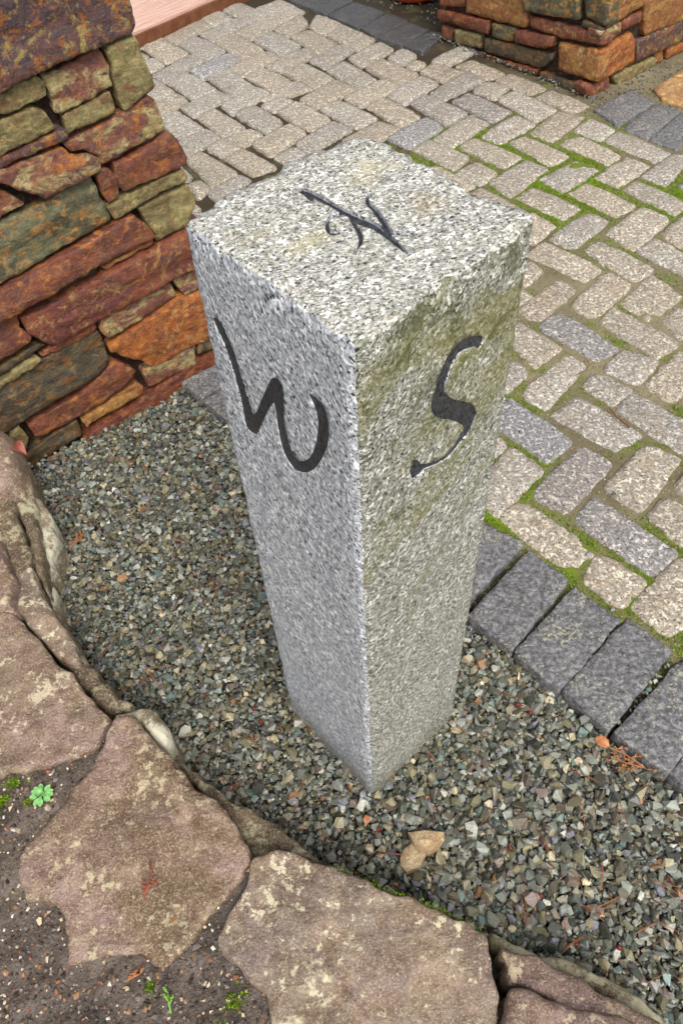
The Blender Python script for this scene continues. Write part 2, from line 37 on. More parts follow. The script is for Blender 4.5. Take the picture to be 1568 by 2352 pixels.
LN2=[[[.0389,.7304],[.0225,.7345],[.011,.7279],[.0053,.7147],[.0051,.6986],[.0118,.6892],[.0191,.6936],[.0187,.7003],[.0131,.7011],[.0096,.7031],[.0095,.7118],[.0133,.7207],[.0226,.7273],[.0384,.7248]],[[.0286,.7254],[.0337,.7059],[.037,.6883],[.0373,.6735],[.0308,.6615],[.0321,.6586],[.0411,.6703],[.0427,.6906],[.0384,.7106],[.0312,.7286]],[[.0534,.769],[.0486,.7542],[.0543,.7328],[.0587,.7163],[.0625,.7015],[.0666,.6849],[.0774,.68],[.0923,.6822],[.0925,.6855],[.0782,.6865],[.0708,.6932],[.068,.7066],[.0648,.7227],[.0596,.7392],[.0532,.756],[.0566,.7652]]]
rng = random.Random(7); NR = np.random.default_rng(11)
# ---------------- helpers ----------------
def lin(r, g, b):
    f = lambda v: (v/255/12.92) if v < 10.3 else ((v/255+.055)/1.055)**2.4
    return (f(r), f(g), f(b), 1)
def link(o, parent=None):
    S.collection.objects.link(o)
    if parent: o.parent = parent
    return o
def empty(name, loc=(0, 0, 0)):
    o = bpy.data.objects.new(name, None); o.location = loc; o.empty_display_size = .05; return link(o)
def tag(o, label=None, cat=None, group=None, kind=None):
    if label: o['label'] = label
    if cat: o['category'] = cat
    if group: o['group'] = group
    if kind: o['kind'] = kind
    return o
def mobj(name, V, F, mat, parent=None, smooth=True, mi=None):
    me = bpy.data.meshes.new(name); me.from_pydata([tuple(v) for v in V], [], [tuple(f) for f in F])
    for m in (mat if isinstance(mat, (list, tuple)) else [mat]): me.materials.append(m)
    if mi is not None: me.polygons.foreach_set('material_index', mi)
    me.polygons.foreach_set('use_smooth', [smooth]*len(me.polygons)); me.update()
    return link(bpy.data.objects.new(name, me), parent)
def sdist(P, poly):
    """distance of points P (n,2) to closed polygon and inside flag"""
    P = np.asarray(P, float); A = np.asarray(poly, float); B = np.roll(A, -1, 0)
    d = np.full(len(P), 1e9); ins = np.zeros(len(P), bool)
    for a, b in zip(A, B):
        ab = b-a; t = np.clip(((P-a)@ab)/max(ab@ab, 1e-12), 0, 1)
        q = P-(a+t[:, None]*ab); d = np.minimum(d, np.hypot(q[:, 0], q[:, 1]))
        c = (a[1] > P[:, 1]) != (b[1] > P[:, 1])
        with np.errstate(divide='ignore', invalid='ignore'):
            x = (b[0]-a[0])*(P[:, 1]-a[1])/(b[1]-a[1])+a[0]
        ins ^= c & (P[:, 0] < x)
    return d, ins
def area(p):
    p = np.asarray(p); q = np.roll(p, -1, 0); return .5*np.sum(p[:, 0]*q[:, 1]-q[:, 0]*p[:, 1])
def chaikin(p, f=.25):
    p = np.asarray(p); q = np.roll(p, -1, 0); o = np.empty((len(p)*2, 2)); o[0::2] = p*(1-f)+q*f; o[1::2] = p*f+q*(1-f); return o
def roundpoly(p, r):
    """cut each corner with an arc-like three point corner of size r"""
    p = np.asarray(p, float); n = len(p); o = []
    for i in range(n):
        a, b, c = p[i-1], p[i], p[(i+1) % n]; u = a-b; v = c-b; lu, lv = np.hypot(*u), np.hypot(*v)
        ru, rv = min(r, lu*.4), min(r, lv*.4)
        P0 = b+u/lu*ru; P1 = b+v/lv*rv
        for t in (0, .33, .67, 1): o.append((1-t)**2*P0+2*t*(1-t)*b+t*t*P1)
    return np.array(o)
def resample(p, res):
    o = []; n = len(p)
    for i in range(n):
        a, b = p[i], p[(i+1) % n]; L = np.hypot(*(b-a)); k = max(1, int(round(L/res)))
        for j in range(k): o.append(a+(b-a)*j/k)
    return np.array(o)
def fb(x, y, z=0., o=3): return noise.fractal((x, y, z), 1.0, 2.0, o)   # fractal noise about -1..1
def stone(name, poly, frame, depth, mat, parent=None, res=.012, r=.01, rough=.002, freq=30, seed=0., edge=.002, efreq=60,
          corner=.01, tilt=(0, 0), dome=0., strata=0., off=0., smooth=True, taper=0., stretch=1., extra=None):
    """a real stone: outline 2-D poly in frame (O,U,V,N); uneven face, rounded arris, sides down to -depth"""
    O, U, V, N = [np.asarray(a, float) for a in frame]
    p = np.asarray(poly, float)
    if area(p) < 0: p = p[::-1]
    if corner > 0: p = roundpoly(p, corner)
    p = resample(p, res); nx = np.roll(p, -1, 0)-np.roll(p, 1, 0); nl = np.hypot(nx[:, 0], nx[:, 1])+1e-9
    nn = np.stack([nx[:, 1]/nl, -nx[:, 0]/nl], 1)
    j = np.array([fb(a*efreq, b*efreq, seed+3, 2) for a, b in p]); p = p+nn*(j*edge)[:, None]
    keep = [0]
    for i in range(1, len(p)):
        if np.hypot(*(p[i]-p[keep[-1]])) > res*.35: keep.append(i)
    p = p[keep]; nn = nn[keep]
    ring = p-nn*(r*.3); d, ins = sdist(ring, p); ring = ring[ins & (d > r*.2)]
    x0, y0 = p.min(0); x1, y1 = p.max(0); g = []
    s = res*1.1; yy = y0; k = 0
    while yy < y1:
        xx = x0+(k % 2)*s*.5
        while xx < x1: g.append((xx+rng.uniform(-.25, .25)*s, yy+rng.uniform(-.25, .25)*s)); xx += s
        yy += s*.87; k += 1
    g = np.array(g) if g else np.zeros((0, 2)); 
    if len(g): d, ins = sdist(g, p); g = g[ins & (d > max(r*.55, res*.4))]
    allp = np.concatenate([p, ring, g]); n = len(p)
    res_ = geometry.delaunay_2d_cdt([Vector(v) for v in allp], [(i, (i+1) % n) for i in range(n)], [], 1, 1e-7)
    vs, fs = res_[0], res_[2]
    q = np.array([(v.x, v.y) for v in vs]); d, _ = sdist(q, p)
    c = p.mean(0); ext = max(x1-x0, y1-y0)
    t = np.clip(d/r, 0, 1); h = -r*(1-np.sqrt(np.clip(1-(1-t)**2, 0, 1)))
    h = h+tilt[0]*(q[:, 0]-c[0])+tilt[1]*(q[:, 1]-c[1])-dome*((q-c)**2).sum(1)/(ext*.5)**2
    w = .35+.65*np.clip(d/(r*1.5), 0, 1)
    nz = np.array([fb(a*freq*stretch, b*freq, seed, 4) for a, b in q])*rough
    if strata: 
        st = np.array([fb(a*freq*.35*stretch, b*freq*.9, seed+9, 2) for a, b in q])*3.2
        fl = np.floor(st); fr = st-fl; nz = nz+(fl+np.clip((fr-.75)*4, 0, 1))*strata
    h = h+nz*w+off
    if extra is not None: h = h+np.array([extra(a, b) for a, b in q])
    from collections import Counter
    ec = Counter(); F = []
    for f in fs:
        f = list(f)
        if area(q[f]) < 0: f = f[::-1]
        F.append(f)
        for a, b in zip(f, f[1:]+f[:1]): ec[(a, b)] += 1
    be = [e for e in ec if (e[1], e[0]) not in ec]
    P3 = [O+U*a+V*b+N*c_ for (a, b), c_ in zip(q, h)]
    bv = {}; 
    for a, b in be:
        for v in (a, b):
            if v not in bv:
                bv[v] = []
                pc = q[v]; dc = (c-pc); L = np.hypot(*dc)+1e-9
                for kk, fz in ((1, .35), (2, 1.)):
                    qq = pc+dc/L*taper*fz+np.array([fb(pc[0]*40, pc[1]*40, seed+kk*5, 1), fb(pc[1]*40, pc[0]*40, seed+kk*7, 1)])*(edge if kk == 1 else 0)
                    P3.append(O+U*qq[0]+V*qq[1]+N*(h[v]*(1-fz)+(off-depth)*fz)); bv[v].append(len(P3)-1)
    for a, b in be:
        F.append([b, a, bv[a][0], bv[b][0]]); F.append([bv[b][0], bv[a][0], bv[a][1], bv[b][1]])
    return mobj(name, P3, F, mat, parent, smooth)
UP = ((0, 0, 0), (1, 0, 0), (0, 1, 0), (0, 0, 1))
def up(z): return ((0, 0, z), (1, 0, 0), (0, 1, 0), (0, 0, 1))
# ---------------- materials ----------------
class MT:
    def __init__(s, name, rough=.6, spec=.4):
        s.m = bpy.data.materials.new(name); s.m.use_nodes = True; s.t = s.m.node_tree; s.b = s.t.nodes['Principled BSDF']
        s.b.inputs['Roughness'].default_value = rough; s.b.inputs['Specular IOR Level'].default_value = spec
        s.co = s.t.nodes.new('ShaderNodeTexCoord').outputs['Object']; s.bumps = []
    def n(s, t, **k):
        x = s.t.nodes.new('ShaderNode'+t)
        for a, b in k.items(): setattr(x, a, b)
        return x
    def put(s, sock, v):
        if isinstance(v, bpy.types.NodeSocket): s.t.links.new(v, sock)
        else: sock.default_value = v
    def mapc(s, sc=(1, 1, 1), rot=(0, 0, 0), loc=(0, 0, 0), rnd=False):
        x = s.n('Mapping'); s.put(x.inputs[0], s.co); x.inputs['Scale'].default_value = sc; x.inputs['Rotation'].default_value = rot; x.inputs['Location'].default_value = loc
        if rnd:
            oi = s.n('ObjectInfo'); mu = s.n('VectorMath', operation='SCALE'); mu.inputs[0].default_value = (37, 71, 13); s.put(mu.inputs['Scale'], oi.outputs['Random'])
            ad = s.n('VectorMath', operation='ADD'); s.put(ad.inputs[0], x.outputs[0]); s.put(ad.inputs[1], mu.outputs[0]); return ad.outputs[0]
        return x.outputs[0]
    def grain(s, face, tilt, sc):
        a = s.n('Mapping'); s.put(a.inputs[0], s.co); a.inputs['Rotation'].default_value = (0, 0, rad(-face))
        c = s.n('Mapping'); s.put(c.inputs[0], a.outputs[0]); c.inputs['Rotation'].default_value = (0, rad(tilt), 0)
        d = s.n('Mapping'); s.put(d.inputs[0], c.outputs[0]); d.inputs['Scale'].default_value = sc; return d.outputs[0]
    def noise(s, sc, det=4, ro=.6, dist=0, vec=None, out='Fac'):
        x = s.n('TexNoise'); s.put(x.inputs['Vector'], vec or s.co); x.inputs['Scale'].default_value = sc; x.inputs['Detail'].default_value = det; x.inputs['Roughness'].default_value = ro; x.inputs['Distortion'].default_value = dist
        return x.outputs[out]
    def vor(s, sc, feat='F1', vec=None, out='Color', rnd=1):
        x = s.n('TexVoronoi'); x.feature = feat; s.put(x.inputs['Vector'], vec or s.co); x.inputs['Scale'].default_value = sc; x.inputs['Randomness'].default_value = rnd
        return x.outputs[out]
    def ramp(s, v, st, ip='LINEAR'):
        x = s.n('ValToRGB'); s.put(x.inputs[0], v); e = x.color_ramp; e.interpolation = ip
        while len(e.elements) < len(st): e.elements.new(.5)
        for a, (p, c) in zip(e.elements, st): a.position = p; a.color = c if len(c) == 4 else (*c, 1)
        return x.outputs[0]
    def mask(s, v, a, b): return s.ramp(v, [(a, (0, 0, 0)), (b, (1, 1, 1))])
    def mix(s, f, a, b, bt='MIX'):
        x = s.n('MixRGB'); x.blend_type = bt; s.put(x.inputs[0], f); s.put(x.inputs[1], a); s.put(x.inputs[2], b); return x.outputs[0]
    def math(s, op, a, b=0, clamp=False):
        x = s.n('Math', operation=op); x.use_clamp = clamp; s.put(x.inputs[0], a); s.put(x.inputs[1], b); return x.outputs[0]
    def sep(s, v=None):
        x = s.n('SeparateXYZ'); s.put(x.inputs[0], v or s.co); return x.outputs
    def attr(s, nm): x = s.n('Attribute'); x.attribute_name = nm; return x.outputs
    def rnd(s): return s.n('ObjectInfo').outputs['Random']
    def col(s, v): s.put(s.b.inputs['Base Color'], v); return s
    def rough(s, v): s.put(s.b.inputs['Roughness'], v); return s
    def bump(s, h, dist=.002, strength=1.):
        x = s.n('Bump'); x.inputs['Distance'].default_value = dist; x.inputs['Strength'].default_value = strength; s.put(x.inputs['Height'], h)
        if s.bumps: s.t.links.new(s.bumps[-1], x.inputs['Normal'])
        s.bumps.append(x.outputs[0]); s.t.links.new(x.outputs[0], s.b.inputs['Normal']); return s

def granite_nodes(m, vec, base, light, grey, black, sc, kb, kw=.62):
    """feldspar, quartz and mica grains"""
    n1 = m.noise(sc, 3, .75, 0, vec); n2 = m.noise(sc*1.35, 3, .8, .3, m_shift(m, vec, 5.3)); n3 = m.noise(sc*.8, 2, .7, .2, m_shift(m, vec, 11.7))
    c = m.mix(m.mask(n1, .44, .56), grey, base); c = m.mix(m.mask(n3, kw-.03, kw+.03), c, light)
    c = m.mix(m.mask(n2, kb-.025, kb+.025), c, black)
    return c, n1, n2
def m_shift(m, vec, d):
    x = m.n('VectorMath', operation='ADD'); m.put(x.inputs[0], vec or m.co); x.inputs[1].default_value = (d, d*.7, -d*.3); return x.outputs[0]

def mat_post(kind):
    m = MT('granite_'+kind, .55, .35)
    if kind == 'side':
        vec = m.grain(127.4, 50, (.6, 1, 1))
        c, n1, n2 = granite_nodes(m, vec, lin(190, 192, 195), lin(230, 231, 232), lin(142, 146, 152), lin(18, 20, 24), 215, .565, .575)
        z = m.sep()[2]
        low = m.math('MULTIPLY_ADD', m.noise(9, 3), .5); 
        damp = m.mask(m.math('SUBTRACT', m.math('MULTIPLY', m.noise(11, 4), .16), z), .0, .09)
        # olive dirt where the shaft meets the gravel
        c = m.mix(m.math('MULTIPLY', damp, .55), c, lin(80, 78, 52))
        ru = m.noise(14, 5, .6, 1.5, m.mapc((1, 1, .12)))
        c = m.mix(m.math('MULTIPLY', m.mask(ru, .68, .74), .35), c, lin(150, 120, 80))
        m.col(c).bump(n1, .0012, .5)
    else:
        vec = m.grain(40.9, 30, (.8, 1, 1)) if kind == 'rough' else m.grain(30, 0, (.8, 1, 1))
        if kind == 'top': c, n1, n2 = granite_nodes(m, vec, lin(184, 182, 172), lin(230, 229, 222), lin(136, 133, 122), lin(42, 44, 52), 225, .56, .585)
        else: c, n1, n2 = granite_nodes(m, vec, lin(172, 172, 160), lin(220, 220, 210), lin(116, 116, 104), lin(34, 36, 32), 220, .56, .59)
        big = m.noise(7, 5, .62, .6)
        if kind == 'rough':
            z = m.sep()[2]; dg = m.noise(11, 6, .68, .8, m.grain(40.9, 32, (.42, 1, 1)))
            hi = m.math('MULTIPLY', m.math('ADD', z, -.62), .24); g = m.math('ADD', dg, hi)
            c = m.mix(m.math('MULTIPLY', m.mask(g, .55, .68), .6), c, lin(112, 108, 44))
            c = m.mix(m.math('MULTIPLY', m.mask(m.math('ADD', m.noise(24, 5, .7, .5), m.math('MULTIPLY', m.math('ADD', z, -.9), .5)), .60, .70), .7), c, lin(66, 68, 22))
            damp = m.mask(m.math('SUBTRACT', m.math('MULTIPLY', m.noise(11, 4), .16), z), .0, .09)
            c = m.mix(m.math('MULTIPLY', damp, .5), c, lin(92, 88, 60))
        else:
            c = m.mix(m.math('MULTIPLY', m.mask(big, .55, .66), .30), c, lin(190, 176, 120))
            v = m.n('VectorMath', operation='DISTANCE'); m.put(v.inputs[0], m.co); v.inputs[1].default_value = (.115, .735, 1.14)
            sp = m.math('SUBTRACT', .030, m.math('ADD', v.outputs['Value'], m.math('MULTIPLY', m.math('SUBTRACT', m.noise(50, 4), .5), .05)))
            c = m.mix(m.math('MULTIPLY', m.mask(sp, .0, .025), .35), c, lin(140, 120, 70))
        m.col(c).bump(m.noise(120, 5, .7, .3), .003 if kind == 'rough' else .002, .8).bump(n1, .0015, .6)
        if kind == 'rough': m.bump(m.noise(22, 4, .6, .5, m.mapc((1, 1, 2.2), (0, rad(-25), 0))), .004, .6)
    return m.m
def mat_cobble(name, base, light, grey, black, warm=.25):
    m = MT(name, .6, .35); vec = m.mapc(rnd=True)
    c, n1, n2 = granite_nodes(m, vec, base, light, grey, black, 115, .60, .58)
    r = m.rnd(); c = m.mix(.8, c, m.ramp(r, [(0, lin(222, 219, 216)), (.3, lin(255, 250, 242)), (.55, lin(232, 220, 202)), (.8, lin(255, 245, 228)), (1, lin(214, 212, 210))]), 'MULTIPLY')
    c = m.mix(m.math('MULTIPLY', m.mask(m.noise(18, 5, .65, .5, vec), .50, .68), warm), c, lin(150, 120, 78))
    c = m.mix(m.math('MULTIPLY', m.mask(m.noise(4, 4, .6, .5), .5, .7), .25), c, lin(120, 112, 96))
    c = m.mix(m.math('MULTIPLY', m.mask(m.noise(40, 6, .75, .3, m_shift(m, vec, 3)), .56, .66), .4), c, m.mix(1, c, lin(170, 158, 140), 'MULTIPLY'))
    m.col(c).bump(m.noise(38, 7, .72, .3, vec), .009, .9).bump(n1, .002, .6)
    return m.m
def mat_slate(name, cols, gloss=.42, sc=6., streak=3.5, spots=None):
    streak = 1+(streak-1)*.45; sc = sc*1.4
    """layered metamorphic stone; rust, olive and plum skins in big patches"""
    m = MT(name, gloss, .5); vec = m.mapc(rnd=True)
    x = m.n('VectorMath', operation='MULTIPLY'); m.put(x.inputs[0], vec); x.inputs[1].default_value = (1, 1, streak); sv = x.outputs[0]
    n1 = m.noise(sc, 7, .62, .9, sv); n2 = m.noise(sc*2.6, 7, .66, .7, m_shift(m, sv, 3.1)); n3 = m.noise(sc*7, 6, .7, .4, m_shift(m, vec, 7.7)); n4 = m.noise(sc*11, 5, .7, .2, sv)
    c = m.mix(m.mask(n1, .44, .53), cols[0], cols[1]); c = m.mix(m.mask(n2, .53, .60), c, cols[2])
    c = m.mix(m.mask(m.noise(sc*1.7, 7, .68, 1., m_shift(m, vec, 17)), .58, .64), c, cols[3])
    c = m.mix(m.math('MULTIPLY', m.mask(m.noise(sc*4, 7, .75, .3, m_shift(m, vec, 29)), .55, .60), .75), c, m.mix(.5, cols[3], lin(206, 176, 116)))
    c = m.mix(m.math('MULTIPLY', m.mask(n3, .38, .66), .45), m.mix(1, c, lin(160, 148, 138), 'MULTIPLY'), c)
    c = m.mix(m.math('MULTIPLY', m.mask(n4, .57, .64), .45), c, m.mix(1, c, lin(110, 96, 84), 'MULTIPLY'))
    if spots: c = m.mix(m.math('MULTIPLY', m.mask(m.noise(90, 3, .6, 0, vec), .64, .68), .8), c, spots)
    m.col(c); m.rough(m.ramp(n2, [(.35, (gloss-.12,)*3), (.65, (gloss+.2,)*3)]))
    m.bump(m.noise(sc*3.2, 8, .72, .4, sv), .012, .8).bump(m.noise(sc*20, 5, .75, .2, vec), .003, .9)
    return m.m
def mat_rock(name, c1, c2, c3, lich, lk=.6, gloss=.5):
    m = MT(name, gloss, .45); vec = m.mapc(rnd=True)
    n1 = m.noise(7, 6, .6, .8, vec); n2 = m.noise(30, 6, .68, .3, vec); n3 = m.noise(260, 3, .75, 0, vec)
    c = m.mix(m.mask(n1, .40, .60), c1, c2); c = m.mix(m.mask(m.noise(11, 6, .65, .7, m_shift(m, vec, 4)), .52, .68), c, c3)
    c = m.mix(m.math('MULTIPLY', m.mask(n2, .40, .62), .4), m.mix(1, c, lin(165, 150, 140), 'MULTIPLY'), c)
    c = m.mix(m.math('MULTIPLY', m.mask(n3, .50, .64), .42), c, lin(215, 195, 165))
    c = m.mix(m.math('MULTIPLY', m.mask(m.noise(300, 2, .7, 0, m_shift(m, vec, 9)), .58, .68), .55), c, lin(62, 50, 44))
    fld = m.math('ADD', m.noise(10, 9, .74, .25, m_shift(m, vec, 13)), m.math('MULTIPLY', m.math('SUBTRACT', m.noise(3.2, 2, .5, 0, vec), .5), .35))
    c = m.mix(m.math('MULTIPLY', m.mask(fld, lk-.01, lk+.06), .62), c, lich)
    sp = m.noise(46, 7, .72, .1, m_shift(m, vec, 21))
    c = m.mix(m.math('MULTIPLY', m.mask(m.math('ADD', sp, m.math('MULTIPLY', m.math('SUBTRACT', m.noise(6, 2, .5, 0, vec), .5), .3)), .575, .61), .7), c, m.mix(.35, lich, c2))
    c = m.mix(m.math('MULTIPLY', m.mask(m.noise(13, 8, .7, .6, m_shift(m, vec, 33)), .55, .66), .45), c, m.mix(1, c, lin(150, 128, 96), 'MULTIPLY'))
    m.col(c); m.rough(m.ramp(n1, [(.35, (gloss-.14,)*3), (.62, (gloss+.22,)*3)]))
    m.bump(m.noise(16, 7, .68, .3, vec), .014, .8).bump(n2, .008, .9).bump(m.noise(150, 5, .75, 0, vec), .003, 1.)
    return m.m
def mat_basalt(k=1., name='basalt'):
    m = MT(name, .5, .45); vec = m.mapc(rnd=True); n = m.noise(95, 5, .7, .3, vec)
    c = m.ramp(n, [(.35, lin(70, 69, 70)), (.5, lin(106, 105, 106)), (.66, lin(150, 149, 150))])
    c = m.mix(m.math('MULTIPLY', m.mask(m.math('ADD', m.noise(140, 3, .6, 0, vec), m.math('MULTIPLY', m.math('SUBTRACT', m.noise(12, 3, .5, 0, vec), .5), .5)), .61, .66), .65), c, lin(186, 178, 148))
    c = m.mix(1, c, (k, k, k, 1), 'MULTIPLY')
    m.col(c).bump(m.noise(45, 6, .7, .6, vec), .012, 1.).bump(m.noise(170, 4, .7, 0, vec), .002, .8); return m.m
def mat_flat(name, c1, c2, sc=30, rough=.6, bd=.001, spec=.4):
    m = MT(name, rough, spec); n = m.noise(sc, 5, .6, .3); m.col(m.ramp(n, [(.35, c1), (.65, c2)])).bump(n, bd, .8); return m.m
def mat_attr(name, rough=.4, spec=.5, sc=180, var=.35, bd=.0015):
    m = MT(name, rough, spec); c = m.attr('col')['Color']; n = m.noise(sc, 4, .65)
    c = m.mix(var, c, m.ramp(n, [(.3, (.25, .25, .25)), (.7, (1, 1, 1))]), 'MULTIPLY'); m.col(c).bump(m.noise(sc*1.5, 3), bd, .8); return m.m

G_SIDE, G_ROUGH, G_TOP = mat_post('side'), mat_post('rough'), mat_post('top')
INK = mat_flat('letter_paint', lin(10, 11, 14), lin(62, 64, 68), 240, .38, .002, .45)
COB = mat_cobble('cobble_granite', lin(176, 171, 161), lin(222, 218, 210), lin(136, 131, 124), lin(56, 54, 53))
COB2 = mat_cobble('cobble_granite_grey', lin(158, 157, 158), lin(210, 209, 210), lin(118, 117, 120), lin(54, 54, 58), .08)
BAST = mat_basalt(); BASD = mat_basalt(.45, 'wet_shaded_basalt')  # second one for the top slabs: same basalt, darkened for wetness and painted-in shade
SL = {
 'plum': mat_slate('slate_plum', [lin(125, 86, 79), lin(103, 83, 90), lin(196, 121, 50), lin(198, 180, 103)], .4, 7, 2.4),
 'rust': mat_slate('slate_rust', [lin(174, 103, 72), lin(143, 86, 68), lin(218, 141, 70), lin(123, 77, 66)], .4, 7, 2.6),
 'red': mat_slate('slate_red', [lin(145, 83, 72), lin(169, 97, 66), lin(123, 75, 70), lin(209, 165, 97)], .38, 6, 3),
 'orange': mat_slate('slate_orange', [lin(229, 147, 70), lin(200, 119, 59), lin(158, 97, 61), lin(244, 185, 112)], .42, 6, 2.2),
 'olive': mat_slate('slate_olive', [lin(182, 176, 119), lin(149, 138, 90), lin(209, 196, 132), lin(167, 112, 79)], .5, 7, 2.6),
 'pale': mat_slate('slate_pale', [lin(226, 215, 154), lin(167, 108, 88), lin(132, 94, 94), lin(222, 145, 70)], .46, 7, 2.6),
 'green': mat_slate('slate_green', [lin(136, 143, 110), lin(105, 103, 77), lin(218, 158, 75), lin(167, 152, 99)], .45, 5, 3),
 'dark': mat_slate('slate_dark', [lin(116, 105, 75), lin(86, 81, 66), lin(158, 110, 55), lin(103, 79, 55)], .36, 5, 4.5),
 'base': mat_slate('slate_base', [lin(156, 83, 50), lin(130, 68, 48), lin(191, 116, 61), lin(110, 61, 48)], .32, 7, 3),
 'gold': mat_slate('slate_gold', [lin(215, 163, 86), lin(185, 125, 68), lin(163, 105, 64), lin(235, 202, 134)], .5, 6, 3),
}
CORE = mat_slate('wall_bedding', [lin(70, 36, 22), lin(52, 30, 22), lin(84, 46, 24), lin(44, 30, 24)], .55, 10, 2)
RK_M = {
 'plum': mat_rock('sandstone_plum', lin(187, 164, 153), lin(165, 145, 124), lin(195, 180, 149), lin(230, 219, 184), .64, .5),
 'wet': mat_rock('sandstone_wet', lin(191, 166, 156), lin(147, 125, 96), lin(206, 184, 160), lin(219, 209, 170), .65, .30),
 'lich': mat_rock('sandstone_lichen', lin(165, 154, 143), lin(192, 174, 151), lin(169, 150, 144), lin(243, 234, 195), .585, .55),
 'pale': mat_rock('sandstone_pale', lin(197, 192, 164), lin(158, 148, 122), lin(217, 212, 188), lin(229, 227, 202), .50, .6),
 'olive': mat_rock('sandstone_olive', lin(146, 130, 104), lin(120, 108, 86), lin(166, 157, 122), lin(212, 206, 169), .56, .5),
 'mauve': mat_rock('sandstone_mauve', lin(161, 137, 135), lin(175, 153, 135), lin(145, 124, 122), lin(225, 204, 166), .56, .5),
}
TAN = mat_rock('tan_stone', lin(244, 224, 180), lin(234, 208, 158), lin(222, 204, 170), lin(230, 208, 160), .7, .6)
FLAG = mat_rock('golden_flagstone', lin(222, 178, 112), lin(206, 158, 92), lin(232, 196, 138), lin(236, 210, 160), .7, .6)

# ---------------- ground sheets ----------------
def inpoly_any(P, polys, shrink=0.):
    o = np.zeros(len(P), bool)
    for p in polys:
        p = np.asarray(p); lo, hi = p.min(0)-.01, p.max(0)+.01
        k = np.where((P[:, 0] > lo[0]) & (P[:, 0] < hi[0]) & (P[:, 1] > lo[1]) & (P[:, 1] < hi[1]))[0]
        if len(k):
            d, i = sdist(P[k], p); o[k] |= (i & (d > shrink)) if shrink >= 0 else (i | (d < -shrink))
    return o
# grid sheet helper
def sheet(name, x0, x1, y0, y1, step, hf, mat, cf=None, kind='structure', mask=None, parent=None):
    nx, ny = int((x1-x0)/step)+1, int((y1-y0)/step)+1
    X, Y = np.meshgrid(np.linspace(x0, x1, nx), np.linspace(y0, y1, ny)); X = X.ravel(); Y = Y.ravel()
    Z, C = hf(X, Y)
    i = np.arange((ny-1)*nx).reshape(ny-1, nx)[:, :-1].ravel(); F = np.stack([i, i+1, i+nx+1, i+nx], 1)
    if mask is not None:
        P = np.stack([X, Y], 1); keep = mask(P); F = F[keep[F].all(1)]
    me = bpy.data.meshes.new(name); V = np.stack([X, Y, Z], 1)
    me.vertices.add(len(V)); me.vertices.foreach_set('co', V.ravel())
    me.loops.add(F.size); me.loops.foreach_set('vertex_index', F.ravel().astype(np.int32))
    me.polygons.add(len(F)); me.polygons.foreach_set('loop_start', np.arange(0, F.size, 4).astype(np.int32)); me.polygons.foreach_set('loop_total', np.full(len(F), 4, np.int32))
    me.polygons.foreach_set('use_smooth', np.ones(len(F), bool)); me.update(); me.validate()
    if C is not None:
        a = me.attributes.new('col', 'FLOAT_COLOR', 'POINT'); a.data.foreach_set('color', np.concatenate([C, np.ones((len(C), 1))], 1).ravel().astype(np.float32))
    me.materials.append(mat); o = link(bpy.data.objects.new(name, me), parent)
    if kind: o['kind'] = kind
    return o
def vnoise(X, Y, sc, seed=0, o=3):     # fast numpy value noise, -1..1
    out = np.zeros_like(X); amp = 1.; tot = 0
    for k in range(o):
        x = X*sc+seed*17.3+k*5.1; y = Y*sc+seed*9.7+k*3.3; xi = np.floor(x).astype(np.int64); yi = np.floor(y).astype(np.int64); fx = x-xi; fy = y-yi
        fx = fx*fx*(3-2*fx); fy = fy*fy*(3-2*fy)
        def hsh(a, b):
            h = (a*374761393+b*668265263+seed*1442695) & 0x7fffffff; h = ((h ^ (h >> 13))*1274126177) & 0x7fffffff; return (h & 0xffff)/32767.5-1
        v = (hsh(xi, yi)*(1-fx)+hsh(xi+1, yi)*fx)*(1-fy)+(hsh(xi, yi+1)*(1-fx)+hsh(xi+1, yi+1)*fx)*fy
        out += v*amp; tot += amp; amp *= .55; sc *= 2.03
    return out/tot
c3 = lambda r, g, b: np.array(lin(r, g, b)[:3])
SPOTS = [(.42, 1.2, .30, 1.), (.72, .98, .28, 1.), (.55, 1.05, .2, 1.), (.95, 1.3, .3, .45), (1.0, 2.85, .45, 1.), (1.4, 2.6, .4, .9), (.7, 3.1, .3, .9), (.35, 3.2, .25, .6), (1.25, 2.2, .35, .5),
         (.62, 1.75, .35, .55), (1.05, .95, .3, .9), (1.15, 1.6, .5, .3), (.5, 2.5, .3, .4), (1.7, 2.9, .35, .7)]
def mossf(X, Y):
    m = np.zeros_like(X)
    for x, y, r, a in SPOTS: m = np.maximum(m, a*.85*np.exp(-((X-x)**2+(Y-y)**2)/(r*r)))
    return np.clip(m*1.0-.08+vnoise(X, Y, 8, 3)*.6+vnoise(X, Y, 30, 13)*.3, 0, 1)
JS = MT('jointing_sand', .8, .25); JS.col(JS.mix(.45, JS.attr('col')['Color'], JS.ramp(JS.noise(260, 4, .7), [(.3, (.2, .2, .2)), (.7, (1, 1, 1))]), 'MULTIPLY')).bump(JS.noise(160, 5, .7), .003, .9)
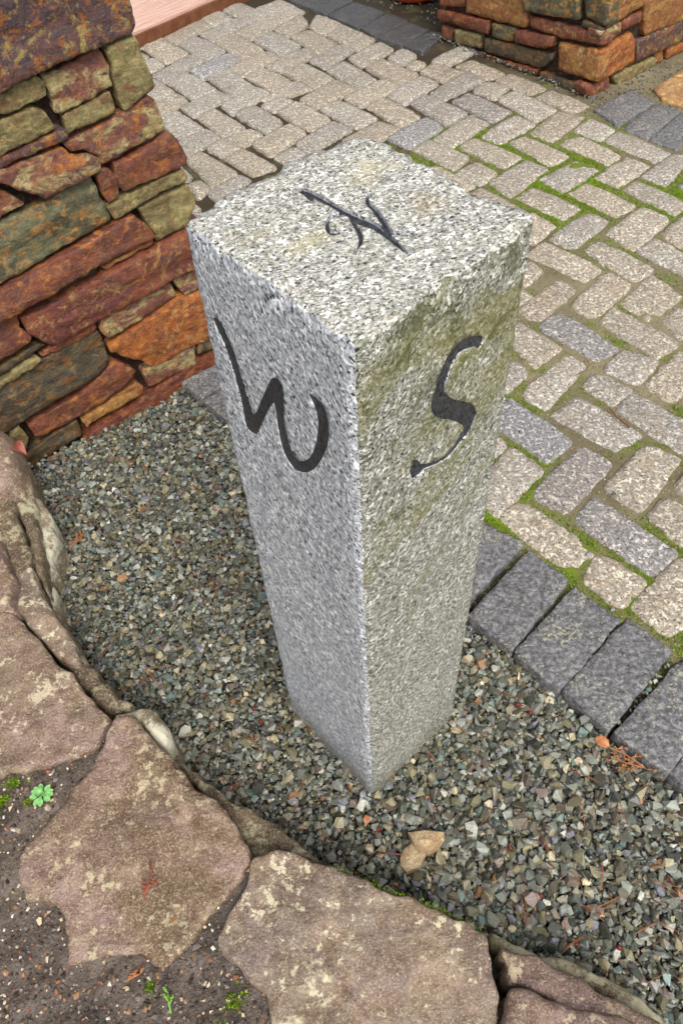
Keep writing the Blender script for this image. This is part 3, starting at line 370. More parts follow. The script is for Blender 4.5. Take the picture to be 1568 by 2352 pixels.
def pave_h(X, Y):
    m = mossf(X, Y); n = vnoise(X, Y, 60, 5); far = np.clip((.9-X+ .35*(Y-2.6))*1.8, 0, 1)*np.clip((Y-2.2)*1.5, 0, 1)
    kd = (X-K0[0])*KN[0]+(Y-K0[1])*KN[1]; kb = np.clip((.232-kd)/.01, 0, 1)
    Z = .020-.014*kb-.007*far+.004*n+.004*m+.004*vnoise(X, Y, 7, 8)
    sand = c3(140, 130, 102); dark = c3(70, 58, 42); gr = c3(118, 116, 70); viv = c3(96, 110, 36)
    t = np.clip(.5+.6*vnoise(X, Y, 5, 9)+.2, 0, 1)[:, None]; C = sand*t+dark*(1-t)
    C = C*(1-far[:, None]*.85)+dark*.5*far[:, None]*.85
    g = np.clip((m-.12)*2.2, 0, 1)[:, None]; C = C*(1-g)+gr*g; g = np.clip((m-.5)*3, 0, 1)[:, None]; C = C*(1-g)+viv*g
    g = (np.clip((m-.72)*4, 0, 1)*.7)[:, None]; C = C*(1-g)+c3(126, 150, 34)*g
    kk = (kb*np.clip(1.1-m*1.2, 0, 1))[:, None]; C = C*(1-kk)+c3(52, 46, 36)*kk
    return Z, C
# gravel bed edge = line of the basalt kerb
K0 = np.array([.276, .902]); KD = np.array([.632, -.775]); KN = np.array([.775, .632])
def behind_kerb(P): return ((P-K0)@KN) > .03
def gsheet(X, Y): return -.012+.004*vnoise(X, Y, 40, 2), np.tile(c3(44, 40, 32), (len(X), 1))
DIRT = mat_attr('dark_dirt', .7, .3, 120, .5, .003)
# everything beyond: one ground sheet to the horizon
gr = mobj('ground', [(-60, -60, -.06), (60, -60, -.06), (60, 60, -.06), (-60, 60, -.06)], [(0, 1, 2, 3)], mat_flat('far_ground', lin(70, 66, 56), lin(96, 92, 80), 4, .8)); tag(gr, kind='structure')
gb = sheet('gravel_bed', -1.6, 1.6, -.5, 2.1, .03, gsheet, DIRT, mask=lambda P: ~behind_kerb(P-KN*.1))
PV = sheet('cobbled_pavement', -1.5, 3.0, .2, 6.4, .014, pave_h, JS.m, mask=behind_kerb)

# ---------------- pavers ----------------
PVP = []
def fill_pavers():
    """the same pattern carried on where the post and the walls hide it and just past the frame"""
    x0, y0, s = -1.2, .3, .012; nx, ny = 300, 480; X, Y = np.meshgrid(x0+np.arange(nx)*s, y0+np.arange(ny)*s); P = np.c_[X.ravel(), Y.ravel()]
    reg = np.array([(-.36, 1.98), (-.98, 4.45), (-.55, 4.97), (-.16, 5.22), (-.05, 5.1), (.62, 4.22), (.75, 4.36), (1.29, 3.56), (1.24, 3.42), (1.62, 2.95), (2.05, 2.6), (2.05, .7), (1.35, .35), (1.02, .36)]+[tuple(K0+KN*.232+KD*t) for t in (.85, 0, -1.0)])
    _, free = sdist(P, reg); occ = inpoly_any(P, [np.asarray(q)*1.0 for q in PAV]+[np.asarray(q) for q in BAS], -.004) | ~free; occ = occ.reshape(ny, nx); out = []
    for L, Wd in ((.232, .112), (.17, .11), (.115, .105), (.10, .075)):
        for a in (-56, 43):
            ca, sa = math.cos(rad(a)), math.sin(rad(a)); gx, gy = np.meshgrid(np.arange(-L/2, L/2+.001, .0115), np.arange(-Wd/2, Wd/2+.001, .0115)); gx, gy = gx.ravel(), gy.ravel(); ox = gx*ca-gy*sa; oy = gx*sa+gy*ca
            for j in range(0, ny, 1):
                for i in range(0, nx, 1):
                    if occ[j, i]: continue
                    ii = np.rint(i+ox/s).astype(int); jj = np.rint(j+oy/s).astype(int)
                    if ii.min() < 0 or jj.min() < 0 or ii.max() >= nx or jj.max() >= ny or occ[jj, ii].any(): continue
                    cx, cy = x0+i*s, y0+j*s; occ[jj, ii] = True
                    g2x, g2y = np.meshgrid(np.arange(-L/2-.008, L/2+.009, .008), np.arange(-Wd/2-.008, Wd/2+.009, .008)); g2x, g2y = g2x.ravel(), g2y.ravel()
                    ii = np.clip(np.rint(i+(g2x*ca-g2y*sa)/s).astype(int), 0, nx-1); jj = np.clip(np.rint(j+(g2x*sa+g2y*ca)/s).astype(int), 0, ny-1); occ[jj, ii] = True
                    out.append([(cx+u*ca-v*sa, cy+u*sa+v*ca) for u, v in ((-L/2, -Wd/2), (L/2, -Wd/2), (L/2, Wd/2), (-L/2, Wd/2))])
    return out
FILL = fill_pavers(); print('fill', len(FILL))
for i, q in enumerate(PAV+FILL):
    c = np.mean(q, 0); d = c[1]
    near = d < 2.4; res = .0125 if near else .018
    q = np.asarray(q); q = c+(q-c)*(1.115 if near else 1.075)
    grey = i in (82, 96, 106, 111) or rng.random() < .02
    o = stone('paver', q-c, ((c[0], c[1], .03), (1, 0, 0), (0, 1, 0), (0, 0, 1)), .05, COB2 if grey else COB, PV, res=res, r=.011 if near else .014, rough=.0048, freq=20, seed=i*1.7,
              edge=.0052, efreq=32, corner=rng.uniform(.018, .034), tilt=(rng.uniform(-.012, .012), rng.uniform(-.012, .012)), dome=rng.uniform(.002, .006), off=rng.uniform(-.002, .002))
    PVP.append(q)
# basalt kerb and slabs
BASQ = [np.asarray(q) for q in BAS]
for i in range(1, 10):                       # the kerb goes on behind the post as far as the wall
    s0 = -(i*.131+.012); a = K0+KD*s0-KD*.131*0; b = a-KD*.118
    BASQ.append(np.array([b+KN*.0, b+KN*.225, a+KN*.225, a+KN*.0]))
BASQ = [q for k, q in enumerate(BASQ) if k != 0 or True]
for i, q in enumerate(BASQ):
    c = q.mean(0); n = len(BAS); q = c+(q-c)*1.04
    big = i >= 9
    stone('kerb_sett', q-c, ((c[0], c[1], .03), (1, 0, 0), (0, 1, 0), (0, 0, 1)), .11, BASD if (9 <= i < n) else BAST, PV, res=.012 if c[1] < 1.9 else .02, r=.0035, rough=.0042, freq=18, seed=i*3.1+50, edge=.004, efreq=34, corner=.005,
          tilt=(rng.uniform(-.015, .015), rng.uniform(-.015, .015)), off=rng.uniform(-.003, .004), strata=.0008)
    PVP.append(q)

# ---------------- granite post ----------------
FB = dict(F=((.0192, .5205), (.022, .521)), L=((-.1424, .7207), (-.139, .733)), R=((.2030, .6736), (.213, .687)), B=((.0418, .874), (.062, .902)))
HT = 1.14
def edgept(k, z): a, b = np.array(FB[k][0]), np.array(FB[k][1]); return a+(b-a)*z/HT
PORD = ['F', 'R', 'B', 'L']
def post_mesh():
    global PSURF
    V = []; F = []; MI = []; idx = {}
    order = PORD; NS = 30; zs = [-.08+.011*i for i in range(int((HT+.08)/.011))]; zs = [z for z in zs if z < HT-.012]+[HT-.011, HT-.0055, HT]
    def P(side, s, z):
        a, b = edgept(order[side], z), edgept(order[(side+1) % 4], z); p = a+(b-a)*s; t = (b-a)/np.hypot(*(b-a)); n = np.array([t[1], -t[0]])
        e = min(s, 1-s)*.25; x, y = p
        rw = [.0020, .004, .004, .0005][side]; bulge = [0, 0, .016, 0][side]*math.sin(math.pi*s)*max(0, (z-.5)/.64)
        d = fb(x*14, y*14, z*9+side, 4)*rw*2*min(1, e/.02+.15)+fb(x*70, y*70, z*60, 3)*rw*.5+bulge+.0042
        # worn arris
        rr = .0035; 
        if e < rr: d -= rr-math.sqrt(rr*rr-(rr-e)**2)
        ez = HT-z; chip = fb(x*38+5, y*38, z*10, 3)
        if ez < .022: d -= max(0, chip*.9+.25)*(.022-ez)*.38
        if e < .012: d -= max(0, fb(z*45, side*3.1+(1 if s > .5 else 0), 2.2, 3)-.05)*(.012-e)*.7
        return p+n*d
    PSURF = P
    ring = [(sd, k/NS) for sd in range(4) for k in range(NS)]
    for z in zs:
        for sd, s in ring:
            p = P(sd, s, z); 
            if s == 0: p = (P(sd, 0, z)+P((sd-1) % 4, 1, z))/2
            zz = z
            if z >= HT-.001: zz = z+fb(p[0]*25, p[1]*25, 3, 3)*.004-max(0, fb(p[0]*45, p[1]*45, 9, 3)+.1)*.008
            V.append((p[0], p[1], zz))
    n = len(ring)
    for j in range(len(zs)-1):
        for i in range(n):
            a = j*n+i; b = j*n+(i+1) % n; F.append((a, b, b+n, a+n)); sd = i//NS
            MI.append(0 if sd == 3 else 1)
    base = (len(zs)-1)*n; rim = [np.array(V[base+i][:2]) for i in range(n)]; rz = [V[base+i][2] for i in range(n)]
    # top face: grid from the four rims (Coons patch)
    g = {}
    def rimp(sd, k): return base+(sd*NS+k) % n
    for a in range(NS+1):
        for b in range(NS+1):
            if b == 0: g[a, b] = rimp(0, a)
            elif a == NS: g[a, b] = rimp(1, b)
            elif b == NS: g[a, b] = rimp(2, NS-a)
            elif a == 0: g[a, b] = rimp(3, NS-b)
            else:
                u, v = a/NS, b/NS; W_ = lambda i: np.array([*V[i]])
                p = (1-v)*W_(rimp(0, a))+v*W_(rimp(2, NS-a))+(1-u)*W_(rimp(3, NS-b))+u*W_(rimp(1, b))-((1-u)*(1-v)*W_(rimp(0, 0))+u*(1-v)*W_(rimp(1, 0))+u*v*W_(rimp(2, 0))+(1-u)*v*W_(rimp(3, 0)))
                e = min(u, 1-u, v, 1-v)*.25
                z = HT+fb(p[0]*25, p[1]*25, 3, 3)*.0035+fb(p[0]*90, p[1]*90, 5, 2)*.0012-max(0, .010-e)*.25
                w = min(1, e/.03); V.append((p[0], p[1], z*w+p[2]*(1-w))); g[a, b] = len(V)-1
    for a in range(NS):
        for b in range(NS): F.append((g[a, b], g[a+1, b], g[a+1, b+1], g[a, b+1])); MI.append(2)
    F.append(tuple(range(n))[::-1]); MI.append(1)
    return V, F, MI
V, F, MI = post_mesh()
post = mobj('granite_post', V, F, [G_SIDE, G_ROUGH, G_TOP], None, True, MI)
tag(post, 'square speckled grey granite post carved with W, S and N, standing upright in the gravel', 'stone post')
def facept(side, u, v):
    a = edgept('F', v); b = edgept('L' if side == 'W' else 'R', v); t = (b-a)/np.hypot(*(b-a)); p = a+t*u
    n = np.array([t[1], -t[0]]) if side == 'S' else np.array([-t[1], t[0]])
    w = np.hypot(*(b-a)); p = PSURF(0, u/w, v) if side == 'S' else PSURF(3, 1-u/w, v)
    return np.array([p[0], p[1], v]), np.array([n[0], n[1], 0])
def smoothp(p, it=2):
    p = np.asarray(p, float)
    for _ in range(it): p = chaikin(p, .25)
    return p
def outset(p, d):
    p = np.asarray(p, float); p = p if area(p) > 0 else p[::-1]; t = np.roll(p, -1, 0)-np.roll(p, 1, 0); t /= np.hypot(t[:, 0], t[:, 1])[:, None]+1e-9; return p+np.stack([t[:, 1], -t[:, 0]], 1)*d
def prism(name, P3, N3, d0, d1, mat):
    n = len(P3); V = [p+nn*d1 for p, nn in zip(P3, N3)]+[p+nn*d0 for p, nn in zip(P3, N3)]
    bm = bmesh.new(); vs = [bm.verts.new(v) for v in V]
    bm.faces.new(vs[:n]); bm.faces.new(vs[n:][::-1])
    for i in range(n): bm.faces.new((vs[i], vs[n+i], vs[n+(i+1) % n], vs[(i+1) % n]))
    bmesh.ops.recalc_face_normals(bm, faces=bm.faces[:]); bmesh.ops.triangulate(bm, faces=[f for f in bm.faces if len(f.verts) > 4])
    me = bpy.data.meshes.new(name); bm.to_mesh(me); bm.free(); me.materials.append(mat); return bpy.data.objects.new(name, me)
letters = []
for nm, side, poly, dp in (('W', 'W', LW, .0009), ('S', 'S', LS, .0017)):
    pn = [facept(side, u, v) for u, v in outset(smoothp(poly), .0014 if nm == 'W' else .0006)]; letters.append((nm, [p for p, n in pn], [n for p, n in pn], dp))
topz = np.array([0, 0, 1.])
for poly in [LN]+LN2:
    pp = smoothp(poly, 1); letters.append(('N', [np.array([a, b, HT]) for a, b in pp], [topz]*len(pp), .0040))
for nm, P3, N3, dp in letters:                     # carve the letters one by one
    c_ = link(prism('cutter', P3, N3, -dp-.003, .03, INK)); ok = False
    for slv in ('EXACT', 'FAST'):
        md = post.modifiers.new('b', 'BOOLEAN'); md.object = c_; md.solver = slv; md.operation = 'DIFFERENCE'
        dg = bpy.context.evaluated_depsgraph_get(); me2 = bpy.data.meshes.new_from_object(post.evaluated_get(dg)); post.modifiers.clear()
        if len(me2.polygons) > .8*len(post.data.polygons): post.data = me2; ok = True; break
    print('carve', nm, ok, slv, len(post.data.polygons), [m.name for m in post.data.materials])
    bpy.data.objects.remove(c_)
nl = 0
for nm, P3, N3, dp in letters:
    if nm != 'N' or nl == 0:
        lo = prism('carved_letter', P3, N3, -dp-.006, -dp, INK); link(lo, post); lo['label'] = {'W': 'black carved letter W on the left face', 'S': 'black carved letter S on the right face', 'N': 'black carved script letter N on the top'}[nm]; keep = lo
        if nm == 'N': nl = 1; nlo = [lo]
    else: lo = link(prism('x', P3, N3, -dp-.0062-.0002*len(nlo), -dp-.0003*len(nlo), INK)); nlo.append(lo)
bm = bmesh.new()
for o in nlo: bm.from_mesh(o.data)
bm.to_mesh(nlo[0].data); bm.free()
for o in nlo[1:]: bpy.data.objects.remove(o)

# ---------------- left stone wall ----------------
def vframe(A, ang, off=0.):
    a = rad(ang); U = np.array([math.cos(a), math.sin(a), 0]); N = np.array([math.sin(a), -math.cos(a), 0]); return (np.array([A[0], A[1], 0.]), U, np.array([0, 0, 1.]), N)
WAp = (-.8903, 1.5119); wf = vframe(WAp, 33.7)
def wbox(name, fr, u0, u1, z0, z1, d0, d1, mat, parent=None):
    O, U, V_, N = fr; P = [O+U*u+V_*z+N*d for d in (d0, d1) for z in (z0, z1) for u in (u0, u1)]
    return mobj(name, P, [(0, 2, 3, 1), (4, 5, 7, 6), (0, 1, 5, 4), (2, 6, 7, 3), (0, 4, 6, 2), (1, 3, 7, 5)], mat, parent, False)
wall = empty('stone_wall', (float(WAp[0]), float(WAp[1]), 0)); tag(wall, 'dry laid wall of rusty red, olive and plum slate beside the gravel, at the left', 'stone wall')
wfl = (np.zeros(3), wf[1], wf[2], wf[3])
wbox('wall_core', wfl, -1.2, .60, -.1, 1.35, -.55, -.034, CORE, wall)
WK = dict(a='plum', b='olive', c='pale', d='olive', e='olive', f='olive', g='plum', h='pale', i='pale', j='rust', k='rust', l='olive', m='olive', n='green', o='pale', q='rust', r='gold', s='dark', t='red', v='pale', w='pale', x='orange', y='rust', z='dark', aa='olive', ab='rust', ac='dark', ad='rust', ae='pale', af='dark', ag='gold', ah='base', ai='dark', aj='olive')
for i, (k, p) in enumerate(WALL):
    thin = k in ('g', 'r', 's', 'z', 'aa', 'ab', 'l', 'e')
    far = max(q[0] for q in p) > .6
    p = np.array(p); p = p.mean(0)+(p-p.mean(0))*1.012
    stone('wall_stone', p, wfl, .22 if far else .09, SL[WK[k]], wall, res=.009, r=.0042, rough=.0050 if not thin else .003, freq=18, seed=i*2.3+4, edge=.0045, efreq=42, corner=.003,
          tilt=(rng.uniform(-.05, .05), rng.uniform(-.10, .02)), off=rng.uniform(-.004, .010)+(.014 if k in 'ixtq' else 0)+(.01 if k == 'a' else 0), strata=.0022, stretch=.42, taper=.006)
# back and far-end courses so that the wall is stone from the side as well
# ---------------- right pillar ----------------
PCp = (1.2691, 3.5654); pil = empty('stone_pillar', (PCp[0], PCp[1], 0)); tag(pil, 'square pillar of stacked brown and golden slate beyond the cobbles, upper right', 'stone pillar')
lf, rf = vframe((0, 0), -55.5), vframe((0, 0), 36)
def ploc(u, w): return np.array([lf[1][0]*u+rf[1][0]*w, lf[1][1]*u+rf[1][1]*w])
cp = [ploc(-.025, .025), ploc(-.025, 1.5), ploc(-.99, 1.5), ploc(-.99, .025)]; cp = [ploc(-1.0, .03), ploc(-.03, .03), ploc(-.03, 1.4), ploc(-1.0, 1.4)]
mobj('pillar_core', [(*q, z) for z in (-.05, 2.4) for q in cp], [(0, 1, 5, 4), (1, 2, 6, 5), (2, 3, 7, 6), (3, 0, 4, 7), (4, 5, 6, 7)], CORE, pil, False)
PKL = dict(l1='rust', l2='gold', l3='base', l4='rust', l5='olive', l6='green', l7='red', l8='green', l9='red', l10='dark', l11='base', l13='gold', l14='base', l15='dark', l16='base', l17='green', l18='base', l19='dark')
PKR = dict(l17='gold', l9='pale', r3='red', l13='orange', r5='gold', r6='plum', l15='red', r8='olive', r9='gold', r10='orange', r11='base')
def pst(k, p, fr, m, i, **kw): return stone('pillar_stone', p, fr, .07, m, pil, res=.018, r=.010, rough=.005, freq=13, seed=i*1.9+80, edge=.005, efreq=30, corner=.008, tilt=(rng.uniform(-.03, .03), rng.uniform(-.06, .02)), off=rng.uniform(-.004, .010), strata=.002, stretch=.55, **kw)
lo_ = {}
for i, (k, p) in enumerate(PILL): lo_[k] = pst(k, p, lf, SL[PKL[k]], i)
for i, (k, p) in enumerate(PILR):
    o = pst(k, p, rf, SL[PKR[k]], i+30)
    if k in lo_:                                   # corner stones show on both faces: one stone
        bm = bmesh.new(); bm.from_mesh(lo_[k].data); n0 = len(bm.faces); bm.from_mesh(o.data); bm.faces.ensure_lookup_table()
        for f in bm.faces[n0:]: f.material_index = 1
        me = lo_[k].data; me.materials.append(o.data.materials[0]); bm.to_mesh(me); bm.free(); bpy.data.objects.remove(o)
# courses above the picture's edge, random lengths
for fr, u0, u1, mats in ((lf, -.98, 0, ['red', 'green', 'gold', 'rust', 'dark']), (rf, 0, 1.35, ['gold', 'plum', 'orange', 'olive', 'red'])):
    z = .46 if fr is lf else .42
    while z < 1.0:
        h = rng.uniform(.06, .13); u = u0
        while u < u1-.03:
            L = min(rng.uniform(.15, .4), u1-u)
            if z < .62 or True: stone('pillar_stone', [(u+.006, z+.006), (u+L-.006, z+.006), (u+L-.006, z+h-.006), (u+.006, z+h-.006)], fr, .07, SL[rng.choice(mats)], pil, res=.03, r=.012, rough=.006, freq=12, seed=u*9+z, edge=.006, corner=.01)
            u += L
        z += h

n_ = np.array((.79, .62)); t_ = np.array((-.62, .79)); a_ = np.array((.72, 3.86)); q_ = [a_-t_*.3, a_-t_*.3+n_*3.2, a_+t_*3.+n_*3.2, a_+t_*3.]  # unseen roof, added to shade the top slabs and the pillar's left face
rfm = mat_flat('shade_roof_soffit', lin(92, 70, 52), lin(116, 90, 68), 8, .7)
rf_ = mobj('added_shade_roof', [(*q, z) for z in (2.4, 2.55) for q in q_], [(0, 3, 2, 1), (4, 5, 6, 7), (0, 1, 5, 4), (1, 2, 6, 5), (2, 3, 7, 6), (3, 0, 4, 7)], rfm, None, False); tag(rf_, 'unseen brown roof added over the stone pillar to shade the dark slabs', 'roof')
# ---------------- raised soil bed and rocks ----------------
RKD = {k: (z, np.array(p)) for k, z, p in RK}
SOILP = np.array([(-1.6, 1.0), (-.86, 1.22), (-.80, 1.0), (-.72, .86), (-.56, .72), (-.44, .60), (-.28, .44), (-.14, .36), (.0, .31), (.16, .20), (.22, .14), (.33, .08), (.45, -.05), (.45, -.5), (-1.6, -.5)])
def soil_h(X, Y):
    d, ins = sdist(np.stack([X, Y], 1), SOILP); s = np.where(ins, d, -d); t = np.clip(s/.05+.3, 0, 1)
    Z = -.03+t*(.182)+.006*vnoise(X, Y, 12, 4)+.005*vnoise(X, Y, 45, 6)+.005*vnoise(X, Y, 110, 2)
    a = np.clip(.5+.8*vnoise(X, Y, 9, 21)+.5*vnoise(X, Y, 60, 31), 0, 1)[:, None]; C = c3(118, 104, 92)*a+c3(66, 56, 48)*(1-a)
    g = np.clip((vnoise(X, Y, 14, 33)-.42)*4, 0, 1)[:, None]*.4; C = C*(1-g)+c3(92, 96, 48)*g
    return Z, C
soil = sheet('soil', -1.3, .5, -.35, 1.3, .008, soil_h, mat_attr('garden_soil', .5, .4, 130, .6, .004), mask=lambda P: (lambda r: r[1] | (r[0] < .03))(sdist(P, SOILP)))
def rock(k, name, mat, label, cat='rock', depth=.12, r=.014, rough=.010, dome=.0, tilt=(0, 0), res=.008, corner=.008, freq=11, strata=.0016, group=None, extra=None, edge=.008, taper=.0):
    z, p = RKD[k]; c = p.mean(0)
    o = stone(name, p-c, up(0), depth, mat, None, res=res, r=r, rough=rough, freq=freq, seed=hash_(k), edge=edge, efreq=26, corner=corner, tilt=tilt, dome=dome, strata=strata, extra=(lambda a, b: extra(a+c[0], b+c[1])) if extra else None, taper=taper)
    o.location = (c[0], c[1], z); return tag(o, label, cat, group)
def hash_(k): return sum(ord(ch)*(i+3) for i, ch in enumerate(k)) % 97*1.37
E1 = 'edging rocks round the raised bed'
rock('rk1', 'edging_rock', RK_M['plum'], 'large flat purplish brown rock at the left picture edge, above the green seedling', r=.007, dome=.004, strata=.0016, group=E1, depth=.10)
rock('rk2', 'edging_rock', RK_M['wet'], 'wet brown rock with olive hollows and ragged lower edge, right of the green seedling', r=.009, rough=.012, freq=9, group=E1, depth=.10, res=.008,
     extra=lambda x, y: -.045*max(0, .36-y)**1.0*1.0-.02*max(0, -.47-x))
rock('rk3', 'edging_rock', RK_M['lich'], 'big brown rock spotted with pale yellow lichen at the bottom centre', r=.008, rough=.009, freq=11, strata=.0018, group=E1, depth=.12)
rock('rk4', 'edging_rock', RK_M['mauve'], 'sloping layered mauve rock with a pale ridge in the bottom right corner', r=.014, rough=.006, strata=.004, group=E1, tilt=(0, -.05), depth=.12)
rock('rk5', 'edging_rock', RK_M['mauve'], 'low mauve rock cut off by the bottom edge, right of the dark crack', r=.014, rough=.005, strata=.003, group=E1, depth=.12)
rock('rk6', 'edging_rock', RK_M['olive'], 'thin pale brown ledge rock between the mauve layered rock and the gravel', r=.02, rough=.005, group=E1, depth=.12)
rock('sb1', 'edging_rock', RK_M['olive'], 'narrow mossy olive rock wedged under the wet rock, against the gravel', r=.014, rough=.012, strata=.002, group=E1, depth=.13, tilt=(.1, .1))
rock('sb2', 'edging_rock', RK_M['pale'], 'rounded lichen grey rock at the tip of the wet rock', r=.024, rough=.005, group=E1, depth=.16, dome=.012)
rock('s1', 'edging_rock', RK_M['plum'], 'smooth dark plum boulder at the left edge, against the slate wall', r=.05, rough=.006, group=E1, depth=.26, dome=.03, res=.012, corner=.03)
rock('s2', 'edging_rock', RK_M['olive'], 'long thin upright sand coloured slab left of the lichen covered slab', r=.012, rough=.006, group=E1, depth=.17, strata=.004, tilt=(-.25, 0))
rock('s3', 'edging_rock', RK_M['pale'], 'upright slab covered with whitish lichen beside the gravel', r=.014, rough=.005, group=E1, depth=.13, tilt=(-.2, .1))
rock('s4', 'edging_rock', RK_M['olive'], 'mottled brown rock below the dark boulder, flecked with lichen', r=.012, rough=.014, strata=.003, group=E1, depth=.18, tilt=(-.1, 0))
rock('s5', 'edging_rock', RK_M['mauve'], 'purplish rock with a pale rim at the left picture edge', r=.02, rough=.005, group=E1, depth=.2)
rock('s6', 'edging_rock', RK_M['lich'], 'uneven rock with a round cream lichen patch, right of the large flat rock', r=.012, rough=.014, strata=.003, group=E1, depth=.18, freq=12)
rock('s7', 'edging_rock', RK_M['pale'], 'small tan rock sliver at the foot of the lichen slab', r=.012, rough=.004, group=E1, depth=.1)
rock('s8', 'edging_rock', RK_M['olive'], 'long dark olive rock running down between the flat rock and the gravel', r=.014, rough=.014, strata=.003, group=E1, depth=.15, tilt=(.05, .05), freq=12)
rock('tan1', 'loose_stone', TAN, 'golden angular loose stone on the gravel, upper of the pair', 'stone', r=.009, rough=.011, depth=.036, res=.011, corner=.0, edge=.001, strata=0, freq=30, tilt=(.10, .22))
rock('tan2', 'loose_stone', TAN, 'pale beige flat loose stone on the gravel, lower of the pair', 'stone', r=.004, rough=.004, depth=.026, res=.011, corner=.0, edge=.001, strata=0, freq=30, tilt=(-.05, -.15))
for o in S.objects:
    if o.name.startswith('loose_stone'): o.data.polygons.foreach_set('use_smooth', [False]*len(o.data.polygons))
rock('orange', 'flagstone', FLAG, 'golden orange flagstone at the right edge beside the stone pillar', 'flagstone', r=.006, rough=.003, depth=.05, res=.02, corner=.02)

# ---------------- scattered stones (one mesh each, nobody could count them) ----------------
def rockforms(n, seed):
    r = random.Random(seed); out = []
    for _ in range(n):
        bm = bmesh.new(); k = r.randint(9, 14)
        for _ in range(k):
            v = Vector((r.gauss(0, 1), r.gauss(0, 1), r.gauss(0, 1))).normalized()*r.uniform(.8, 1.1); bm.verts.new((v.x*r.uniform(.8, 1.1), v.y, v.z*.8))
        g = bmesh.ops.convex_hull(bm, input=bm.verts[:]); bmesh.ops.delete(bm, geom=[v for v in bm.verts if not v.link_faces], context='VERTS')
        bmesh.ops.triangulate(bm, faces=bm.faces[:]); bmesh.ops.recalc_face_normals(bm, faces=bm.faces[:]); bm.verts.index_update()
        out.append((np.array([v.co[:] for v in bm.verts]), np.array([[v.index for v in f.verts] for f in bm.faces]))); bm.free()
    return out
FORMS = rockforms(24, 5)
def scatter(name, pts, size, pal, pw, mat, flat=.62, kind='stuff', parent=None, jit=.25, forms=FORMS, aniso=.35, dim=1.):
    """pts (n,3), size (n,)"""
    n = len(pts); VV = []; FF = []; CC = []; o = 0
    pal = np.array([lin(*c)[:3] for c in pal]); ci = NR.choice(len(pal), n, p=np.array(pw)/sum(pw)); fi = NR.integers(0, len(forms), n)
    A = NR.uniform(0, 2*math.pi, n); T = NR.normal(0, .45, (n, 2)); sx = 1+NR.uniform(-aniso, aniso*1.4, n); sy = 1/np.sqrt(sx); sz = flat*(1+NR.uniform(-.25, .35, n))
    for f in range(len(forms)):
        k = np.where(fi == f)[0]
        if not len(k): continue
        v0, f0 = forms[f]; v = v0[None]*np.stack([sx[k], sy[k], sz[k]], 1)[:, None]*size[k][:, None, None]
        ca, sa = np.cos(T[k, 0])[:, None], np.sin(T[k, 0])[:, None]; y, z = v[..., 1].copy(), v[..., 2].copy(); v[..., 1] = y*ca-z*sa; v[..., 2] = y*sa+z*ca
        ca, sa = np.cos(T[k, 1])[:, None], np.sin(T[k, 1])[:, None]; x, z = v[..., 0].copy(), v[..., 2].copy(); v[..., 0] = x*ca+z*sa; v[..., 2] = -x*sa+z*ca
        ca, sa = np.cos(A[k])[:, None], np.sin(A[k])[:, None]; x, y = v[..., 0].copy(), v[..., 1].copy(); v[..., 0] = x*ca-y*sa; v[..., 1] = x*sa+y*ca
        v = v+pts[k][:, None]; m = len(v0)
        VV.append(v.reshape(-1, 3)); FF.append((f0[None]+(o+np.arange(len(k))*m)[:, None, None]).reshape(-1, 3)); o += m*len(k)
        c = pal[ci[k]]*(1+NR.uniform(-jit, jit, (len(k), 1))); CC.append(np.repeat(c*dim, m, 0))
    V = np.concatenate(VV); F = np.concatenate(FF); C = np.clip(np.concatenate(CC), 0, 1)
    me = bpy.data.meshes.new(name); me.vertices.add(len(V)); me.vertices.foreach_set('co', V.ravel().astype(np.float32)); me.loops.add(F.size); me.loops.foreach_set('vertex_index', F.ravel().astype(np.int32))
    me.polygons.add(len(F)); me.polygons.foreach_set('loop_start', np.arange(0, F.size, 3).astype(np.int32)); me.polygons.foreach_set('loop_total', np.full(len(F), 3, np.int32)); me.update()
    a = me.attributes.new('col', 'FLOAT_COLOR', 'POINT'); a.data.foreach_set('color', np.concatenate([C, np.ones((len(C), 1))], 1).ravel().astype(np.float32))
    me.polygons.foreach_set('use_smooth', np.zeros(len(F), bool)); me.materials.append(mat); ob = link(bpy.data.objects.new(name, me), parent); ob['kind'] = kind; return ob
def jgrid(x0, x1, y0, y1, s):
    X, Y = np.meshgrid(np.arange(x0, x1, s), np.arange(y0, y1, s)); return np.stack([X.ravel(), Y.ravel()], 1)+NR.uniform(-.5, .5, (X.size, 2))*s
WB = np.array(wf[0][:2]); WU = wf[1][:2]; WN = wf[3][:2]
CORN = np.array([FB[k][0] for k in 'FRBL'])
def grav_ok(P, m=0.):
    a = ((P-WB)@WN) > .0; b = ((P-K0)@KN) < -.006; d, i = sdist(P, CORN); e = ~(i & (d > .004)); d, i = sdist(P, SOILP); return a & b & e & ~(i & (d > .05))
GP = [(134, 136, 120), (108, 112, 100), (154, 158, 146), (144, 138, 108), (182, 182, 168), (118, 110, 90), (88, 88, 78), (164, 154, 120), (138, 120, 108), (124, 144, 134), (204, 200, 184), (160, 116, 78), (220, 204, 168), (130, 130, 136)]
GW = [17, 15, 13, 13, 6, 11, 9, 8, 4, 4, 2.5, 1.0, 1.4, 5]
GM = mat_attr('wet_gravel', .27, .55, 220, .4, .0015)
P = []; Sz = []
for s, z, lo, hi in ((.0110, -.007, .0066, .0108), (.0125, .000, .0062, .0108), (.020, .006, .0060, .0122), (.036, .009, .0095, .0160), (.012, .002, .0020, .0045)):
    g = jgrid(-1.1, 1.0, -.15, 2.0, s); g = g[grav_ok(g)]; big = np.clip((g[:, 0]+.1-.2*(g[:, 1]-.4))*1.0, 0, .35)
    P.append(np.concatenate([g, (z+NR.normal(0, .0025, len(g)))[:, None]], 1)); Sz.append(NR.uniform(lo, hi, len(g))*(.95+big*.65))
